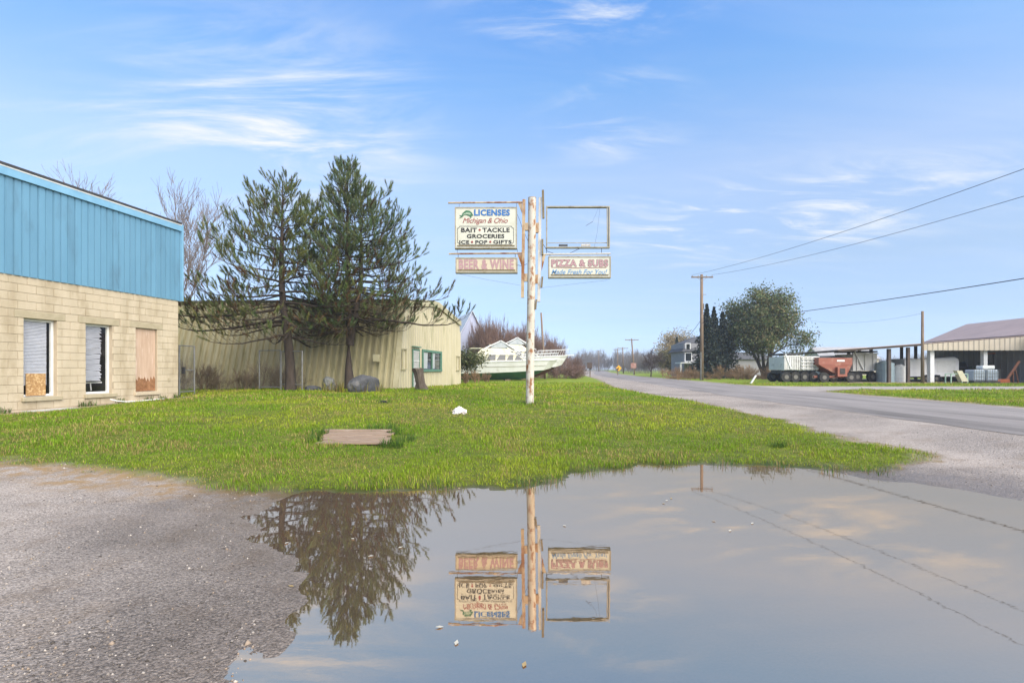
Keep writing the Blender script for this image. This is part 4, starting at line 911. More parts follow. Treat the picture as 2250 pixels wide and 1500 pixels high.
# --- grass blades of the lawn
rg = np.random.default_rng(1)
M_grass = attr_mat('grass_blades', rough=.6, spec=.12, trans=.3)
VV, CC = [], []
def blades(y0, y1, dens, wide, hmin, hmax, region=None):
    xm = y1*1.03+.6; n = int(2*xm*(y1-y0)*dens); x = rg.uniform(-xm, xm, n); y = rg.uniform(y0, y1, n)
    ok = (np.abs(x) < y*1.03+.4) & (rg.random(n) < grass_amount(x, y)**1.5); x, y = x[ok], y[ok]
    tuft = fbm(x*1.7, y*1.7, 41); ok = rg.random(len(x)) < .35+1.1*sstep(.30, .62, fbm(x*4.5, y*4.5, 45)); x, y, tuft = x[ok], y[ok], tuft[ok]
    rb_ = sdist(x, y, [(-5.2, 23), (-3.54, 35.6), (-20, 37), (-20, 24)]) > .05; rb2 = sdist(x, y, [(-10.87, 16.67), (-12.4, 8.7), (-30, 12), (-30, 20)]) > .05; rd_ = np.abs(x-road_x(y)) > 3.0
    pl = (sdist(x, y, SLAB) > -.06) | (rg.random(len(x)) < .12)
    ok = rb_ & rb2 & rd_ & pl; x, y, tuft = x[ok], y[ok], tuft[ok]; z = gz(x, y); ok = z > .004; x, y, z, tuft = x[ok], y[ok], z[ok], tuft[ok]; n = len(x)
    h = rg.uniform(hmin, hmax, n)*(.6+.9*sstep(.35, .75, tuft))*np.where(rg.random(n) < .04, 1.7, 1); az = rg.uniform(0, 6.283, n); lean = rg.uniform(.15, 1.0, n); w = wide*rg.uniform(.7, 1.3, n)
    dx, dy = np.cos(az), np.sin(az); B = np.stack([x, y, z-.005], 1); S = np.stack([-dy, dx, 0*x], 1)*w[:, None]
    Mid = B+np.stack([dx*lean*h*.3, dy*lean*h*.3, h*.62], 1); Tip = B+np.stack([dx*lean*h*.95, dy*lean*h*.95, h*(1-.25*lean)], 1)
    VV.append(np.stack([B-S, B+S, Mid+S*.7, Mid-S*.7, Tip], 1))
    big = fbm(x*.45, y*.45, 51); t = np.clip((big-.35)*2.4+rg.normal(0, .16, n), 0, 1)[:, None]
    c = (1-t)*np.array([.15, .26, .014])+t*np.array([.31, .36, .026])
    dry = rg.random(n) < .10+.38*sstep(.48, .72, fbm(x*.9, y*.9, 53))+.35*sstep(.9, .4, grass_amount(x, y)); c[dry] = np.array([.36, .27, .10])*rg.uniform(.7, 1.2, (dry.sum(), 1))
    CC.append(np.repeat((c*rg.uniform(.7, 1.3, (n, 1)))[:, None], 5, 1))
SLAB = [(-3.15, 8.2), (-1.93, 8.2), (-2.25, 9.65), (-3.5, 9.65)]
blades(5.2, 7.5, 3000, .0028, .025, .066); blades(7.5, 10, 1900, .0036, .025, .066); blades(10, 15, 850, .0054, .028, .066); blades(15, 24, 330, .009, .04, .08); blades(24, 40, 110, .015, .06, .10)
V = np.concatenate(VV).reshape(-1, 3); C = np.concatenate(CC).reshape(-1, 3); nb = len(V)//5; k = (np.arange(nb)*5)[:, None]
gmh = bpy.data.meshes.new('lawn_grass')
tri = np.concatenate([k+np.array([[0, 1, 2]]), k+np.array([[0, 2, 3]]), k+np.array([[3, 2, 4]])], 0)
tag(put('lawn_grass', np_mesh('lawn_grass', V, tri, M_grass, C)), kind='stuff')
bpy.data.meshes.remove(gmh); print('blades', nb)
# --- loose stones on the lot
M_stone = attr_mat('loose_stones', rough=.85)
n = 26000; y = 1.6+rg.random(n)**1.7*8; x = rg.uniform(-1.08, 1.08, n)*(y+.4); ok = (sdist(x, y, PUD) > .02) & (grass_amount(x, y) < .45); x, y = x[ok], y[ok]; keep = rg.random(len(x)) < .25+.9*sstep(.42, .62, fbm(x*1.2, y*1.2, 61)); x, y = x[keep], y[keep]; n = len(x); z = gz(x, y)
oc = np.array([[1, 0, 0], [0, 1, 0], [-1, 0, 0], [0, -1, 0], [0, 0, .7], [0, 0, -.7]], float); of = np.array([[0, 1, 4], [1, 2, 4], [2, 3, 4], [3, 0, 4], [1, 0, 5], [2, 1, 5], [3, 2, 5], [0, 3, 5]])
sz = rg.lognormal(math.log(.0058), .45, n); an = rg.uniform(0, 6.28, n); ca, sa = np.cos(an), np.sin(an)
Vs = oc[None]*rg.uniform(.6, 1.3, (n, 6, 1)); Vx = Vs[..., 0]*ca[:, None]-Vs[..., 1]*sa[:, None]; Vy = Vs[..., 0]*sa[:, None]+Vs[..., 1]*ca[:, None]
Vs = np.stack([x[:, None]+Vx*sz[:, None], y[:, None]+Vy*sz[:, None]*.8, z[:, None]+Vs[..., 2]*sz[:, None]+.001], -1)
cs = np.array([[.28, .245, .21], [.18, .155, .13], [.35, .31, .265], [.26, .20, .145], [.07, .06, .05]])[rg.integers(0, 5, n)]*rg.uniform(.7, 1.2, (n, 1))
tag(put('loose_gravel', np_mesh('loose_gravel', Vs.reshape(-1, 3), (np.arange(n)[:, None, None]*6+of[None]).reshape(-1, 3), M_stone, np.repeat(cs, 6, 0))), kind='stuff')
# ------------------------------------------------------------------ fence, rocks and small things on the lot
M_galv = pm('galvanised_steel', (.24, .24, .23), (.17, .165, .155), 6, .55, metal=.4)
def mesh_panel(a, c, z0, z1, cell=.075):
    """woven chain-link between two upright lines"""
    a, c = Vector(a), Vector(c); L = (c-a).length; d = (c-a)/L; H = z1-z0; S = []
    n = int((L+H)/cell)
    for i in range(n):
        for s in (1, -1):
            u0 = i*cell-(H if s > 0 else 0); pts = []
            ua, ub = (u0, u0+H) if s > 0 else (u0+0, u0-H)
            za, zb = z0, z1
            if ua < 0 and ub < 0 or ua > L and ub > L: continue
            def clip(u, z, u2, z2):
                if u < 0: t = (0-u)/(u2-u); return 0, z+(z2-z)*t
                if u > L: t = (L-u)/(u2-u); return L, z+(z2-z)*t
                return u, z
            p0 = clip(ua, za, ub, zb); p1 = clip(ub, zb, ua, za); A = a+d*p0[0]; B = a+d*p1[0]; S.append((A.x, A.y, p0[1], B.x, B.y, p1[1], .0022, .0022))
    return S
def fence_panel(name, label, a, c, z0, z1, posts=(1, 1), mid=True):
    t = empty(name, (a[0], a[1], z0), label, 'fence'); a3, c3 = Vector((*a, 0)), Vector((*c, 0))
    for p in (a3, c3): MB().tube([p+UP*(z0-.1), p+UP*z1], .028, 8).build('post', M_galv, t)
    for z in ([z0+.12, z1-.02] + ([(z0+z1)/2] if mid else [])): MB().tube([a3+UP*z, c3+UP*z], .021, 6).build('rail', M_galv, t)
    w = wood_obj('wire_mesh', mesh_panel((*a, 0), (*c, 0), z0+.1, z1-.02), M_galv, t, 3); w['kind'] = 'stuff'; return t
gt = fence_panel('chain_link_gate', 'narrow chain-link gate closing the gap beside the cream block shop', (at(394, 17.6), 17.6), (at(427, 18.3), 18.3), gz1(-11, 18), gz1(-11, 18)+1.74)
MB().box((at(404, 17.75), 17.72, gz1(-11, 18)+.86), (.09, .08, .24)).build('latch_box', M_black, gt)
fence_panel('chain_link_fence', 'open chain-link panel standing among dry vines before the tan wall', (at(570, 21.6), 21.6), (at(616, 21.3), 21.3), gz1(-10, 21.5), gz1(-10, 21.5)+1.68, mid=False)
g2 = fence_panel('chain_link_gate', 'swung-open chain-link gate leaning towards the single-trunk pine', (at(618, 21.2), 21.2), (at(664, 20.6), 20.6), gz1(-9.5, 21)+.12, gz1(-9.5, 21)+1.62, mid=False)
def rock(label, x, y, sx, sy, sz, seed, m):
    bm = bmesh.new(); bmesh.ops.create_icosphere(bm, subdivisions=4, radius=1); rg_ = random.Random(seed); 
    cuts = [(Vector((rg_.gauss(0, 1), rg_.gauss(0, 1), rg_.gauss(0, .7))).normalized(), rg_.uniform(.62, .9)) for _ in range(14)]
    from mathutils import noise as mn
    for v in bm.verts:
        p = v.co.copy()
        for nrm, dd in cuts:
            e = p.dot(nrm)-dd
            if e > 0: p -= nrm*e*.9
        p *= 1+.10*mn.noise(p*2.3+Vector((seed, 0, 0)))+.035*mn.noise(p*8); v.co = Vector((p.x*sx, p.y*sy, p.z*sz))
    me = bpy.data.meshes.new('boulder'); bm.to_mesh(me); bm.free(); me.materials.append(m)
    return tag(put('boulder', me, None, (x, y, gz1(x, y)+sz*.35), (0, 0, seed)), label, 'boulder')
M_rock = pm('grey_boulder', (.04, .043, .047), (.085, .085, .088), 3, .9, .8, 14, c3=(.18, .165, .14), s3=2, lo3=.58, hi3=.74)
M_rock2 = pm('dark_boulder', (.09, .095, .09), (.15, .15, .135), 4, .9, .8, 14, c3=(.07, .08, .04), s3=3)
rock('large slate-grey boulder with a pale foot in front of the forked pine', at(800, 20.2), 20.2, .72, .5, .50, 1, M_rock)
rock('dark mossy boulder beside the large slate-grey one', at(721, 20.8), 20.8, .36, .32, .42, 2, M_rock2)
rock('low pale stone half sunk in grass near the single-trunk pine', at(686, 20.6), 20.6, .42, .25, .16, 3, M_rock)
# stump
sx_, sy_ = at(923, 22.2), 22.2; sz_ = gz1(sx_, sy_); st = empty('tree_stump', (sx_, sy_, sz_), 'leaning cut tree stump with cracked bark by the barred door', 'stump')
rings = []; rgs = random.Random(4); jit = [rgs.uniform(.85, 1.18) for _ in range(14)]
for k_, (z, r, ox) in enumerate(((-.1, .34, .10), (.08, .27, .08), (.3, .22, .04), (.7, .21, -.03), (.92, .23, -.08))):
    rings.append([(sx_+ox+r*jit[j]*math.cos(6.283*j/14)*(1+.1*math.sin(k_*2+j)), sy_+r*jit[j]*math.sin(6.283*j/14), sz_+z+(.06*math.sin(j*1.7) if k_ == 4 else 0)) for j in range(14)])
MB().loft(rings).build('bark', M_bark, st, smooth=False)
MB().tube([(sx_-.08, sy_, sz_+.90), (sx_-.085, sy_, sz_+.965)], .17, 12).build('cut_top', pm('weathered_wood', (.24, .20, .16), (.16, .13, .10), 12, .9), st)
# old wooden cover lying in the lawn: single planks
M_plank = pm('weathered_planks', (.30, .21, .14), (.20, .14, .095), 5, .9, .5, 30, stretch=(.4, 3, 1), c3=(.34, .27, .20), s3=6)
cv = empty('wooden_cover', (-2.7, 8.9, gz1(-2.7, 8.9)), 'weathered wooden well cover lying flat in the lawn', 'cover')
for i in range(9):
    y = 8.27+i*.162; x0, x1 = -3.12-.24*(y-8.27)+rb.uniform(-.08, .05), -1.96-.2*(y-8.27)+rb.uniform(-.14, .05)
    MB().box(((x0+x1)/2, y, gz1((x0+x1)/2, y)+.022+rb.uniform(-.006, .008)), (x1-x0, .145, .03), rb.uniform(-.03, .03)).build('plank', M_plank, cv, bevel=.005)
# white rag, hose, dark clod
def crumple(name, label, cat, x, y, sx, sy, sz, seed, m):
    bm = bmesh.new(); bmesh.ops.create_icosphere(bm, subdivisions=4, radius=1); from mathutils import noise as mn
    for v in bm.verts:
        p = v.co; k_ = 1+.6*mn.noise(p*2.3+Vector((seed, 3, 0)))+.45*mn.noise(p*5+Vector((0, seed, 0)))+.2*mn.noise(p*11); v.co = Vector((p.x*sx*k_, p.y*sy*k_, max(-.2, p.z)*sz*k_))
    me = bpy.data.meshes.new(name); bm.to_mesh(me); bm.free(); me.materials.append(m)
    return tag(put(name, me, None, (x, y, gz1(x, y)+sz*.25)), label, cat)
crumple('crumpled_cloth', 'crumpled white cloth lying on the lawn', 'cloth', at(1010, 12.6), 12.6, .15, .11, .11, 5, pm('white_cloth', (.72, .68, .66), (.62, .55, .52), 9, .8))
crumple('dark_clod', 'small black clod in the grass near the stump', 'clod', at(843, 15.2), 15.2, .09, .07, .05, 8, M_black)
hz_ = lambda u, o: Wp(u, gz1(*(Wp(u, 0, o).xy))+.03, o)
hose = MB().tube([hz_(2.4, .10)+UP*.10, hz_(2.25, .16)+UP*.04, hz_(2.0, .26), hz_(1.7, .33), hz_(1.3, .36), hz_(.9, .38)], .016, 7).build('drain_hose', M_white, smooth=True)
tag(hose, 'thin white drain hose lying along the foot of the block wall', 'hose')
slab = MB().prism([Wp(4.6, .30, .1), Wp(3.3, .30, .1), Wp(3.1, .30, .42), Wp(4.4, .30, .5)], UP*.06).build('concrete_slab', pm('pale_concrete', (.42, .42, .40), (.34, .34, .32), 4, .9)); tag(slab, 'small pale concrete slab under the window with the strand board', 'slab')
# weeds and tufts here and there (uncountable)
def tufts(name, spots, h, cols, n=60, seed=1, w=.006):
    r_ = np.random.default_rng(seed); V, C = [], []
    for x, y, rad in spots:
        for i in range(n):
            a, q = r_.uniform(0, 6.28), rad*math.sqrt(r_.random()); bx, by = x+q*math.cos(a), y+q*math.sin(a); bz = gz1(bx, by); hh = h*r_.uniform(.5, 1.2); le = r_.uniform(.1, .7); a2 = a+r_.normal(0, .6); s = np.array([-math.sin(a2), math.cos(a2), 0])*w; b0 = np.array([bx, by, bz-.01]); mdl = b0+np.array([math.cos(a2)*le*hh*.3, math.sin(a2)*le*hh*.3, hh*.6]); tp = b0+np.array([math.cos(a2)*le*hh, math.sin(a2)*le*hh, hh*(1-.3*le)])
            V += [b0-s, b0+s, mdl+s*.8, mdl-s*.8, tp]; c = np.array(cols[r_.integers(0, len(cols))])*r_.uniform(.7, 1.3); C += [c]*5
    k_ = (np.arange(len(V)//5)*5)[:, None]; f = np.concatenate([k_+np.array([[0, 1, 2]]), k_+np.array([[0, 2, 3]]), k_+np.array([[3, 2, 4]])])
    return tag(put(name, np_mesh(name, np.array(V), f, M_grass, np.array(C))), kind='stuff')
GC = [(.06, .13, .02), (.10, .17, .03), (.05, .10, .02)]
tufts('tall_grass_tufts', [(-2.6, 9.75, .14), (-2.35, 9.8, .12), (-3.3, 8.5, .15), (-1.85, 8.1, .14), (-1.8, 8.6, .2), (-3.45, 9.2, .15), (-2.1, 9.3, .15), (at(843, 15), 15.1, .3), (.45, 15.4, .35), (.8, 15.35, .3), (at(923, 22), 21.8, .4), (-2.0, 8.12, .12), (4.35, 8.4, .15)], .17, GC, 70, 2, .004)
tufts('wall_weeds', [(*Wp(u, 0, .12).xy, .12) for u in (4.95, 3.15, 2.95, 2.1, 1.2, .7, .2, 5.3)], .18, GC+[(.16, .10, .05)], 40, 3)
tufts('boulder_weeds', [(at(x, 19.7), 19.7, .2) for x in (722, 740, 750, 783, 800, 835)], .5, [(.10, .13, .03), (.30, .25, .04), (.14, .09, .04)], 26, 4, .008)
tufts('shore_grass', [(x, y, .18) for x, y in ((.2, 5.95), (.5, 6.15), (-.8, 5.8), (1.0, 6.7), (1.5, 6.95), (2.2, 7.2), (3.0, 7.25), (3.7, 7.1), (4.2, 6.75), (4.7, 6.6), (-1.5, 5.75))], .11, GC+[(.26, .19, .08)], 55, 5, .003)
LR = random.Random(5); lm = [MB().add([(-.022, 0, 0), (0, -.011, .002), (.024, 0, .003), (0, .012, .002)], [(0, 1, 2, 3)]).mesh('fallen_leaf', pm('pale_wet_leaf_%d' % i, c, None, 30, .5)) for i, c in enumerate(((.50, .46, .36), (.34, .24, .10)))]
for x, y in ((630, 1193), (700, 1168), (775, 1184), (640, 1288), (815, 1222), (880, 1203), (1003, 1413), (966, 1378), (1152, 1461), (1568, 1145), (1604, 1166), (1653, 1150), (1465, 1100), (1458, 1106), (1475, 1095), (1240, 1155)):
    Y = EYE*F/(y-HOR); tag(put('fallen_leaf', lm[LR.random() < .4], None, (at(x, Y), Y, .004), (0, 0, LR.uniform(0, 6))), 'small pale fallen leaf floating on the puddle', 'leaf', 'leaves floating on the puddle')

# ------------------------------------------------------------------ poles and wires
M_pole = pm('weathered_pole_wood', (.20, .14, .09), (.14, .10, .07), 4, .9, .4, 25, stretch=(1, 1, .15), c3=(.26, .20, .15), s3=7)
M_porc = pm('insulator', (.25, .24, .23), None, 5, .3)
def upole(label, x, y, H, r=.15, arm=2.0, rot=0.0, lean=0.0, cross=True, group=None, arms=1):
    bz = gz1(x, y); t = empty('utility_pole', (x, y, bz), label, 'utility pole', group)
    MB().tube([(x, y, bz-.2), (x+lean, y, bz+H)], [r, r*.68], 12).build('pole', M_pole, t, smooth=True)
    if cross:
        for k_ in range(arms):
            z = bz+H-.28-k_*.9; c = Vector((x+lean*.97, y-.12, z)); d = Vector((math.cos(rot), math.sin(rot), 0)); MB().bar(c-d*arm/2, c+d*arm/2, .10, .12).build('crossarm', M_pole, t)
            for u in (-.46, -.18, .2, .46): p = c+d*arm*u; MB().tube([p+UP*.06, p+UP*.12, p+UP*.2], [.02, .045, .03], 8).build('insulator', M_porc, t)
            for s in (-1, 1): MB().bar(c+d*s*arm*.22-UP*.04, Vector((x+lean*.95, y-.10, z-.42)), .03).build('brace', M_galv, t)
    return t
up1 = upole('tall wooden utility pole with crossarm across the road among dry weeds', 18.45, 49.8, 10.25, .19, 2.1)
MB().tube([(18.45+.16, 49.7, 7.2), (18.45+.16, 49.7, 7.7)], .06, 8).build('bracket', M_galv, up1); MB().box((18.62, 49.7, 8.6), (.45, .05, .06)).build('bracket', M_galv, up1); MB().tube([(18.3, 49.6, .3), (18.3, 49.6, 3.0)], .05, 6).build('conduit', M_galv, up1)
upole('bare service pole in front of the open shed', at(2027, 38), 38, 5.35, .12, cross=False)
for x, Y, top, ln, lb in ((1394, 98, 741, -.55, 'leaning utility pole standing behind the faded red sign'), (1370, 128, 762, -.2, 'slim utility pole behind the yellow warning sign'), (1357, 165, 767, 0, 'small far utility pole where the road bends away'), (1316, 210, 772, -.1, 'far double-arm utility pole left of the road end')):
    upole(lb, at(x, Y), Y, (817-top)/F*Y+.3, .17, 2.6, 0, ln, True, None, 2 if 'double' in lb else 1)
upole('grey leaning pole behind the boats, without crossarm', at(1200, 56)-.1, 56, (815-686)/F*56+.8, .14, lean=-.45, cross=False)
def wire(label, a, c, sag, r=.012):
    a, c = Vector(a), Vector(c); pts = [a+(c-a)*t-UP*sag*4*t*(1-t) for t in np.linspace(0, 1, 28)]
    o = MB().tube(pts, r, 4, cap=False).build('overhead_wire', M_wire, fix=False); return tag(o, label, 'wire')
zt = gz1(18.45, 49.8)+10.25
wire('upper power line running from the tall pole towards the viewer', (18.45-.9, 49.7, zt-.05), (18.6, -6, 8.6), 1.0, .012)
wire('second power line running beside the upper one from the crossarm', (18.45+.95, 49.7, zt-.05), (20.4, -6, 8.2), 1.2, .012)
wire('thick telephone cable hung low on the tall pole, crossing over the drive', (18.45, 49.7, 5.85), (20.2, -6, 4.9), .55, .022)
wire('thin service wire dropping from the tall pole to the grey house', (18.35, 49.8, 6.1), (at(1487, 74), 74, 5.2), .5, .02)
wire('thin wire strung from the shed pole to the shade tree', (at(2027, 38), 38, 5.5), (at(1775, 60), 60, 7.1), .5, .008)

# ------------------------------------------------------------------ road signs and posts
def post_sign(name, label, x, Y, zc, w, h, m, diamond=False, arrow=False):
    X = at(x, Y); bz = gz1(X, Y); t = empty(name, (X, Y, bz), label, 'sign'); MB().bar((X, Y, bz-.1), (X, Y, zc+h*.3), .07).build('post', M_galv, t)
    if diamond:
        s = w/2*1.414; MB().prism([(X-s, Y-.05, zc), (X, Y-.05, zc-s), (X+s, Y-.05, zc), (X, Y-.05, zc+s)], (0, .01, 0)).build('plate', m, t)
        MB().bar((X, Y-.062, zc-.3), (X, Y-.062, zc+.05), .09, .004, up=(0, 1, 0)).bar((X, Y-.062, zc+.05), (X-.2, Y-.062, zc+.18), .09, .004, up=(0, 1, 0)).build('curve_arrow', T_blk, t)
    else: MB().box((X, Y-.05, zc), (w, .03, h)).build('plate', m, t)
    return t
post_sign('warning_sign', 'yellow diamond road warning sign with a black curve arrow', 1359.5, 92, P(0, 808.5, 92).z, .75, .75, pm('sign_yellow', (.80, .42, .02), (.75, .38, .02), 3, .5), True)
post_sign('notice_board', 'dark brown board on a post at the grassy verge end', 1295.5, 74, P(0, 803, 74).z, .72, .85, pm('brown_board', (.10, .07, .055), (.07, .05, .04), 4, .8))
post_sign('faded_sign', 'faded red roadside board next to the leaning utility pole', 1392, 94, P(0, 803, 94).z, 1.0, .95, pm('faded_red_board', (.30, .13, .10), (.36, .22, .18), 4, .8))
q = MB().bar((at(1648, 36.5), 36.5, gz1(19, 36)-.05), (at(1661, 36.5), 36.5, gz1(19, 36)+.62), .12, .10).build('leaning_marker_post', M_white, bevel=.01); tag(q, 'white marker post leaning sideways in the grass by the drive', 'post')
def mailbox(label, x, Y):
    X = at(x, Y); bz = gz1(X, Y); t = empty('mailbox', (X, Y, bz), label, 'mailbox'); MB().bar((X, Y, bz-.1), (X, Y, bz+1.0), .09).build('post', M_pole, t)
    MB().loft([[(X-.1, Y+s, bz+1.0), (X+.1, Y+s, bz+1.0), (X+.1, Y+s, bz+1.15), (X+.06, Y+s, bz+1.22), (X-.06, Y+s, bz+1.22), (X-.1, Y+s, bz+1.15)] for s in (-.25, .25)]).build('box', M_black, t)
mailbox('black mailbox on a post under the yellow warning sign', 1356.5, 86); mailbox('dark mailbox on the verge beside the brown notice board', 1297, 66)

# ------------------------------------------------------------------ far buildings
M_lav = pm('lavender_grey_siding', (.34, .36, .46), (.30, .32, .42), .8, .6); M_roofg = pm('pale_metal_roof', (.52, .53, .54), (.44, .45, .46), 1, .5)
def gable_house(name, label, cat, pts, depth_v, wallm, roofm, over=.25, ridge_h=None):
    """pts: two ground corners of the gable end (world), eave and ridge heights; depth_v: vector along the ridge"""
    a, c, ze, zr = pts; a, c = Vector(a), Vector(c); D = Vector(depth_v); m = (a+c)/2; z0 = a.z
    t = empty(name, m, label, cat); A, C = a+UP*ze, c+UP*ze; M_ = m+UP*zr
    MB().loft([[a-UP*.3, c-UP*.3, C, M_, A], [a-UP*.3+D, c-UP*.3+D, C+D, M_+D, A+D]]).build('wall', wallm, t)
    e = (c-a).normalized()*over; dn = UP*(over*(zr-ze)/((c-a).length/2)); f = D.normalized()*over
    for s, P_, Q in ((-1, A-e-dn, M_), (1, C+e-dn, M_)):
        MB().prism([P_-f+UP*.04, Q-f+UP*.04, Q+D+f+UP*.04, P_+D+f+UP*.04], UP*.1).build('roof', roofm, t)
    return t
gb = gable_house('storage_barn', 'lavender-grey metal barn with pale roof behind the tan building', 'barn', ((-6.6, 60.5, .3), (at(1070, 62)+0, 63.5, .3), 4.3, 8.0), (-6, 20, 0), M_lav, M_roofg)
ob = gable_house('old_barn', 'old pale weathered barn with metal roof behind the trailers', 'barn', ((at(1793, 92), 90, .3), (at(1812, 92), 99, .3), 2.9, 5.0), (9.5, -.5, 0), pm('bleached_boards', (.42, .38, .32), (.34, .30, .25), 2, .9, stretch=(3, 3, .2)), pm('old_tin_roof', (.34, .33, .32), (.26, .25, .24), .7, .7))
M_hgrey = pm('grey_house_siding', (.21, .205, .215), (.26, .255, .26), 1.5, .8, stretch=(1, 1, 6)); M_shing = pm('dark_shingles', (.06, .06, .065), (.09, .09, .09), 3, .9)
hx0, hx1, hY = at(1503, 74), at(1546, 74), 74.0
hs_ = empty('farmhouse', (hx0, hY, .3), 'grey two-storey farmhouse with white trim and front porch behind dark spruces', 'house')
MB().box(((hx0+hx1+3)/2, hY+3, 2.6), (hx1-hx0+3, 6, 5.0)).build('wall', M_hgrey, hs_)
hc = (hx0+hx1+3)/2; hw = (hx1-hx0+3)/2
ro = MB().loft([[(hc-hw-.4, hY-.4, 3.9), (hc+hw+.4, hY-.4, 3.9), (hc+hw+.4, hY+6.4, 3.9), (hc-hw-.4, hY+6.4, 3.9)], [(hc-hw+.6, hY+.6, 5.15), (hc+hw-.6, hY+.6, 5.15), (hc+hw-.6, hY+5.4, 5.15), (hc-hw+.6, hY+5.4, 5.15)]]).build('roof', M_shing, hs_)
MB().loft([[(hc-hw+.2, hY+.3, 5.155), (hc+hw-.2, hY+.3, 5.155), (hc+hw-.2, hY+5.7, 5.155), (hc-hw+.2, hY+5.7, 5.155)], [(hc-.5, hY+2.6, 6.2), (hc+.5, hY+2.6, 6.2), (hc+.5, hY+3.4, 6.2), (hc-.5, hY+3.4, 6.2)]]).build('upper_roof', M_shing, hs_)
for x, z, w, h in ((hx0+.55, 4.55, .5, .9), (hx0+.6, 3.1, .8, 1.1), (hx0+2.9, 3.1, .7, 1.2), (hx0+2.9, 1.2, .8, 1.3), (hx0+1.0, 1.2, .8, 1.3)):
    wd_ = MB().box((x, hY-.06, z), (w+.25, .1, h+.25)).build('window', M_white, hs_); MB().box((x, hY-.12, z), (w, .05, h)).build('pane', M_glass, wd_)
MB().box((hx0+.8, hY-1.2, 2.25), (4.2, 2.4, .16)).build('porch_roof', M_white, hs_)
for x in (hx0-1.2, hx0+.8, hx0+2.7): MB().box((x, hY-2.2, 1.2), (.2, .2, 2.0)).build('porch_post', M_white, hs_)
MB().box((hx0+8.5, hY+3, 1.5), (9, 4, 2.6)).build('side_wing', M_hgrey, hs_)
MB().loft([[(hx0+3.8, hY+.6, 2.81), (hx0+13.2, hY+.6, 2.81), (hx0+13.2, hY+5.4, 2.81), (hx0+3.8, hY+5.4, 2.81)], [(hx0+4.2, hY+2.9, 3.9), (hx0+12.8, hY+2.9, 3.9), (hx0+12.8, hY+3.1, 3.9), (hx0+4.2, hY+3.1, 3.9)]]).build('wing_roof', M_shing, hs_)

# ------------------------------------------------------------------ open shed with lean-to
M_shedroof = pm('mauve_metal_roof', (.34, .245, .205), (.29, .21, .175), .8, .5); M_shedtan = pm('tan_shed_siding', (.46, .40, .31), (.41, .355, .27), 1, .7); M_shedgrey = pm('grey_ribbed_siding', (.30, .285, .27), (.25, .235, .22), 1, .7)
M_timber = pm('dark_timber', (.07, .055, .045), (.11, .085, .07), 4, .9)
shed = empty('machine_shed', (34, 41, .3), 'long tan farm shed with mauve roof and open lean-to full of machinery', 'building'); z_ = .3
def eaveX(Y): return 41.3+(Y-41)*.11
MB().prism([(25.9, 40.6, 2.72), (eaveX(41), 40.6, 3.86), (eaveX(52), 52.5, 3.86), (27.4, 52.5, 2.72)], UP*.13).build('lean_to_roof', M_timber, shed)
MB().prism([(25.75, 40.5, 2.86), (eaveX(41), 40.5, 4.0), (eaveX(52), 52.6, 4.0), (27.2, 52.6, 2.86)], UP*.04).build('lean_to_roofing', M_shedroof, shed)
npn = 22; x0, x1 = 32.4, 41.35
for i in range(npn):
    a, c = x0+(x1-x0)*i/npn, x0+(x1-x0)*(i+1)/npn-.01; zt_ = lambda x: 2.72+(x-25.9)/(41.3-25.9)*1.14-.01
    q = MB(); w3 = (c-a)/3
    q.add([(a, 40.46, 2.84), (a+w3*.5, 40.42, 2.84), (a+w3, 40.46, 2.84), (c, 40.46, 2.84), (c, 40.46, zt_(c)+.12), (a+w3, 40.46, zt_(a+w3)+.12), (a+w3*.5, 40.42, zt_(a+w3*.5)+.12), (a, 40.46, zt_(a)+.12)], [(0, 1, 6, 7), (1, 2, 5, 6), (2, 3, 4, 5)]); q.build('header_panel', M_shedtan, shed, fix=False)
npn = 40
for i in range(npn):                            # side wall of the main building, ribbed
    y0, y1 = 52-24*i/npn, 52-24*(i+1)/npn+.012; q = MB(); m_ = (y0*2+y1)/3
    q.add([(eaveX(y0), y0, .2), (eaveX((y0+m_)/2)-.05, (y0+m_)/2, .2), (eaveX(m_), m_, .2), (eaveX(y1), y1, .2), (eaveX(y1), y1, 4.0), (eaveX(m_), m_, 4.0), (eaveX((y0+m_)/2)-.05, (y0+m_)/2, 4.0), (eaveX(y0), y0, 4.0)], [(0, 1, 6, 7), (1, 2, 5, 6), (2, 3, 4, 5)]); q.build('wall_panel', M_shedgrey, shed, fix=False)
MB().prism([(eaveX(52)-.35, 52.5, 4.03), (46.6, 52.5, 5.88), (44.6, 27.5, 5.88), (eaveX(28)-.35, 27.5, 4.03)], UP*.09).build('main_roof', M_shedroof, shed)
MB().prism([(50.9, 52.5, 4.03), (46.6, 52.5, 5.88), (44.6, 27.5, 5.88), (48.7, 27.5, 4.03)], UP*.09).build('main_roof', M_shedroof, shed)
MB().prism([(eaveX(52)-.37, 52.5, 3.78), (eaveX(28)-.37, 27.5, 3.78), (eaveX(28)-.37, 27.5, 4.02), (eaveX(52)-.37, 52.5, 4.02)], (.05, 0, 0)).build('eave_fascia', M_shedtan, shed)
MB().add([(eaveX(52), 52, .2), (50.6, 52, .2), (50.6, 52, 4.0), (46.6, 52, 5.85), (eaveX(52), 52, 4.0)], [(0, 1, 2, 3, 4)]).build('gable_wall', M_shedtan, shed, fix=False)
MB().prism([(50.6, 52, .2), (48.2, 28, .2), (48.2, 28, 4.0), (50.6, 52, 4.0)], (.05, 0, 0)).build('rear_wall', M_shedtan, shed)
MB().add([(eaveX(28), 28, .2), (48.2, 28, .2), (48.2, 28, 4.0), (44.7, 28, 5.85), (eaveX(28), 28, 4.0)], [(0, 1, 2, 3, 4)]).build('gable_wall', M_shedtan, shed, fix=False)
